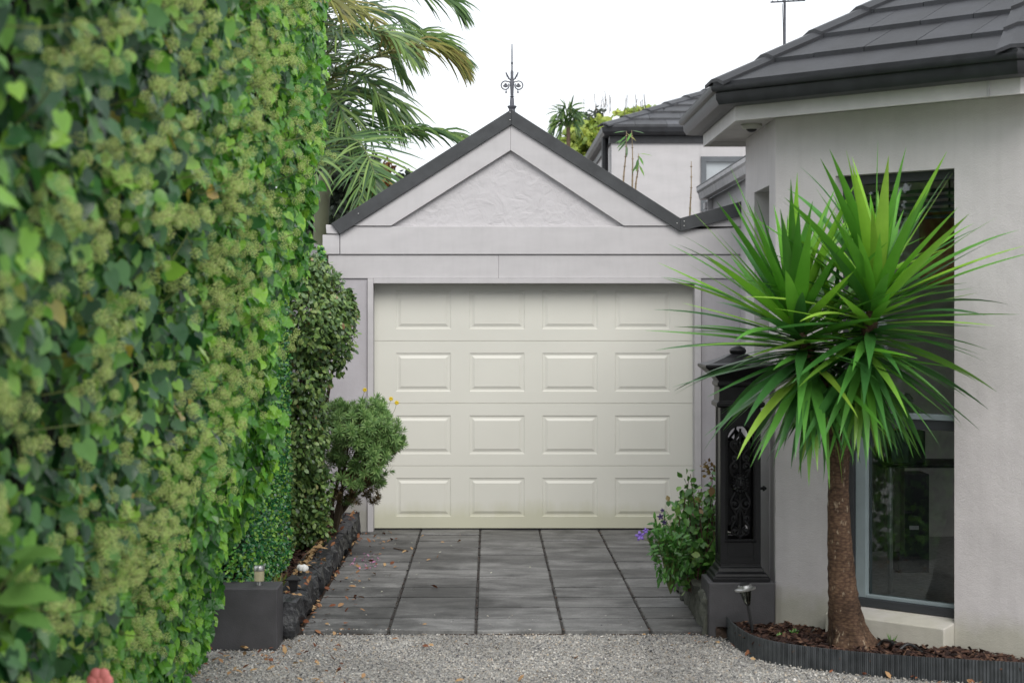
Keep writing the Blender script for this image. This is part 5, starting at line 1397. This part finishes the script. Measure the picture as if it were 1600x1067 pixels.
m = MB(); m.tube([(tp_.x, 21.5, 0), (tp_.x-.1, 21.5, 2.4), (tp_.x-.4, 21.5, 4.6)], [.14, .11, .04], 10)
m.tube([(tp_.x-.1, 21.5, 2.2), (tp_.x+.3, 21.4, 3.4)], [.07, .03], 8); m.build('trunk', M_twig, tr_, smooth=True)
tp_ = P(605, 0, 20.5)
tr_ = thing('rusty_tree', (tp_.x-.3, 20.5, 0), 'small tree with rusty orange foliage tips peeping over the left roof slope', 'tree')
leafcloud(tr_, [(606, 262, 20.5, 5, 14, .12, 90), (600, 285, 20.5, 9, 8, .12, 80), (590, 300, 20.5, 12, 6, .12, 80), (560, 325, 20.5, 20, 12, .12, 80)], M_rust, .04, .075)
m = MB(); m.tube([(tp_.x-.3, 20.5, 0), (tp_.x-.15, 20.5, 2.4), P(604, 260, 20.5)], [.06, .04, .01], 8); m.build('trunk', M_twig, tr_)
c = P(910, 300, 30)
tr_ = thing('yellow_green_tree', (c.x, 30, 0), 'yellow-green leafy tree beyond the right roof slope of the garage', 'tree')
leafcloud(tr_, [(915, 215, 30, 28, 22, .5, 1500), (940, 200, 30, 18, 16, .4, 500), (900, 245, 30, 26, 26, .5, 800), (985, 178, 31, 26, 6, .3, 180), (1015, 172, 31, 12, 3, .2, 60), (945, 235, 29.5, 24, 20, .3, 700), (880, 222, 30, 14, 10, .3, 120)], M_treey, .06, .12)
leafcloud(tr_, [(918, 192, 30.3, 30, 10, .5, 160), (930, 178, 30.3, 18, 6, .5, 50), (900, 205, 30.2, 20, 12, .4, 260)], M_tree, .05, .10, 'dark_foliage')
m = MB(); m.tube([(c.x, 30, 0), (c.x, 30, 3.4), (c.x+.15, 30, 4.6)], [.14, .1, .03], 8)
for k in range(26):
    a = P(rng.uniform(905, 1010), rng.uniform(168, 190), 30.2); m.tube([a, a+Vector((rng.uniform(-.05, .05), 0, rng.uniform(.12, .3)))], .006, 3)
m.build('trunk', M_twig, tr_)
c = P(888, 200, 28)
pd_ = thing('distant_palm', (c.x, 28, 0), 'small distant palm top left of the yellow-green tree beyond the garage', 'palm tree')
m = MB(); m.tube([(c.x, 28, 0), (c.x, 28, c.z)], .03, 8); m.build('trunk', M_twig, pd_)
for e in ((862, 205), (866, 185), (880, 178), (896, 178), (906, 186), (902, 205), (872, 222), (858, 225)):
    mid = P((e[0]+888)/2, min(e[1], 200)-9, 28)
    frond(pd_, [P(888, 202, 28), mid, P(e[0], e[1], 28)], 20, .20, M_palm, .8, None, .012, .8, .014)
# bamboo canes against the rear house
def cane(a, b, D, lab, lv):
    o = thing('bamboo_cane', P(a[0], a[1]+70, D), lab, 'plant', 'thin canes behind the garage roof')
    m = MB(); pts = catmull([P(a[0], a[1]+60, D), P(a[0], a[1], D), P((a[0]+b[0])/2+1, (a[1]+b[1])/2, D), P(b[0], b[1], D)], 5); m.tube(pts, [.011-.008*i/15 for i in range(16)], 6)
    for q in pts[::2]: m.ball(q, .012, (1, 1, .5), 4)
    m.build('stem', pole('bamboo', (.26, .20, .13), .2), o)
    if lv:
        tip = P(b[0], b[1], D); mats = [orient(tip+Vector((0, 0, -.02*k)), Vector((rng.uniform(-1, 1), -.2, -.15-.1*k)), (0, -.4, 1), .07, .13) for k in range(lv)]
        joined('leaves', nl, mats, M_rose, o)
CD = 17.0
cane((974, 285), (979, 205), CD, 'left leafy cane of three against the rear house wall', 7)
cane((988, 293), (987, 204), CD, 'bare pale cane, middle of three against the rear house wall', 2)
cane((993, 295), (998, 240), CD, 'shorter cane with a green tuft, right of three against the rear wall', 6)
cane((1078, 335), (1080, 252), CD, 'lone bare cane left of the rear house window', 0)
# weeds
for k, (a, b, lab) in enumerate(((1240, 993, 'small weed seedling by the corner of the right plinth bed'), (1222, 998, 'tiny green seedling beside the leaning solar light stake'), (1393, 1008, 'grass sprig beside the yucca trunk and hose'), (1405, 1050, 'grass sprig growing against the corrugated edging'))):
    p = G(a, b, .04 if k < 3 else -.02); o = thing('weed', p, lab, 'weed', 'little weeds on the right')
    mats = [orient(p, Vector((rng.gauss(0, .6), rng.gauss(0, .6), .9)), Vector((0, -1, .6)), .035 if k < 2 else .015, .045 if k < 2 else .075) for _ in range(12)]
    joined('leaves', nl, mats, M_rose, o)
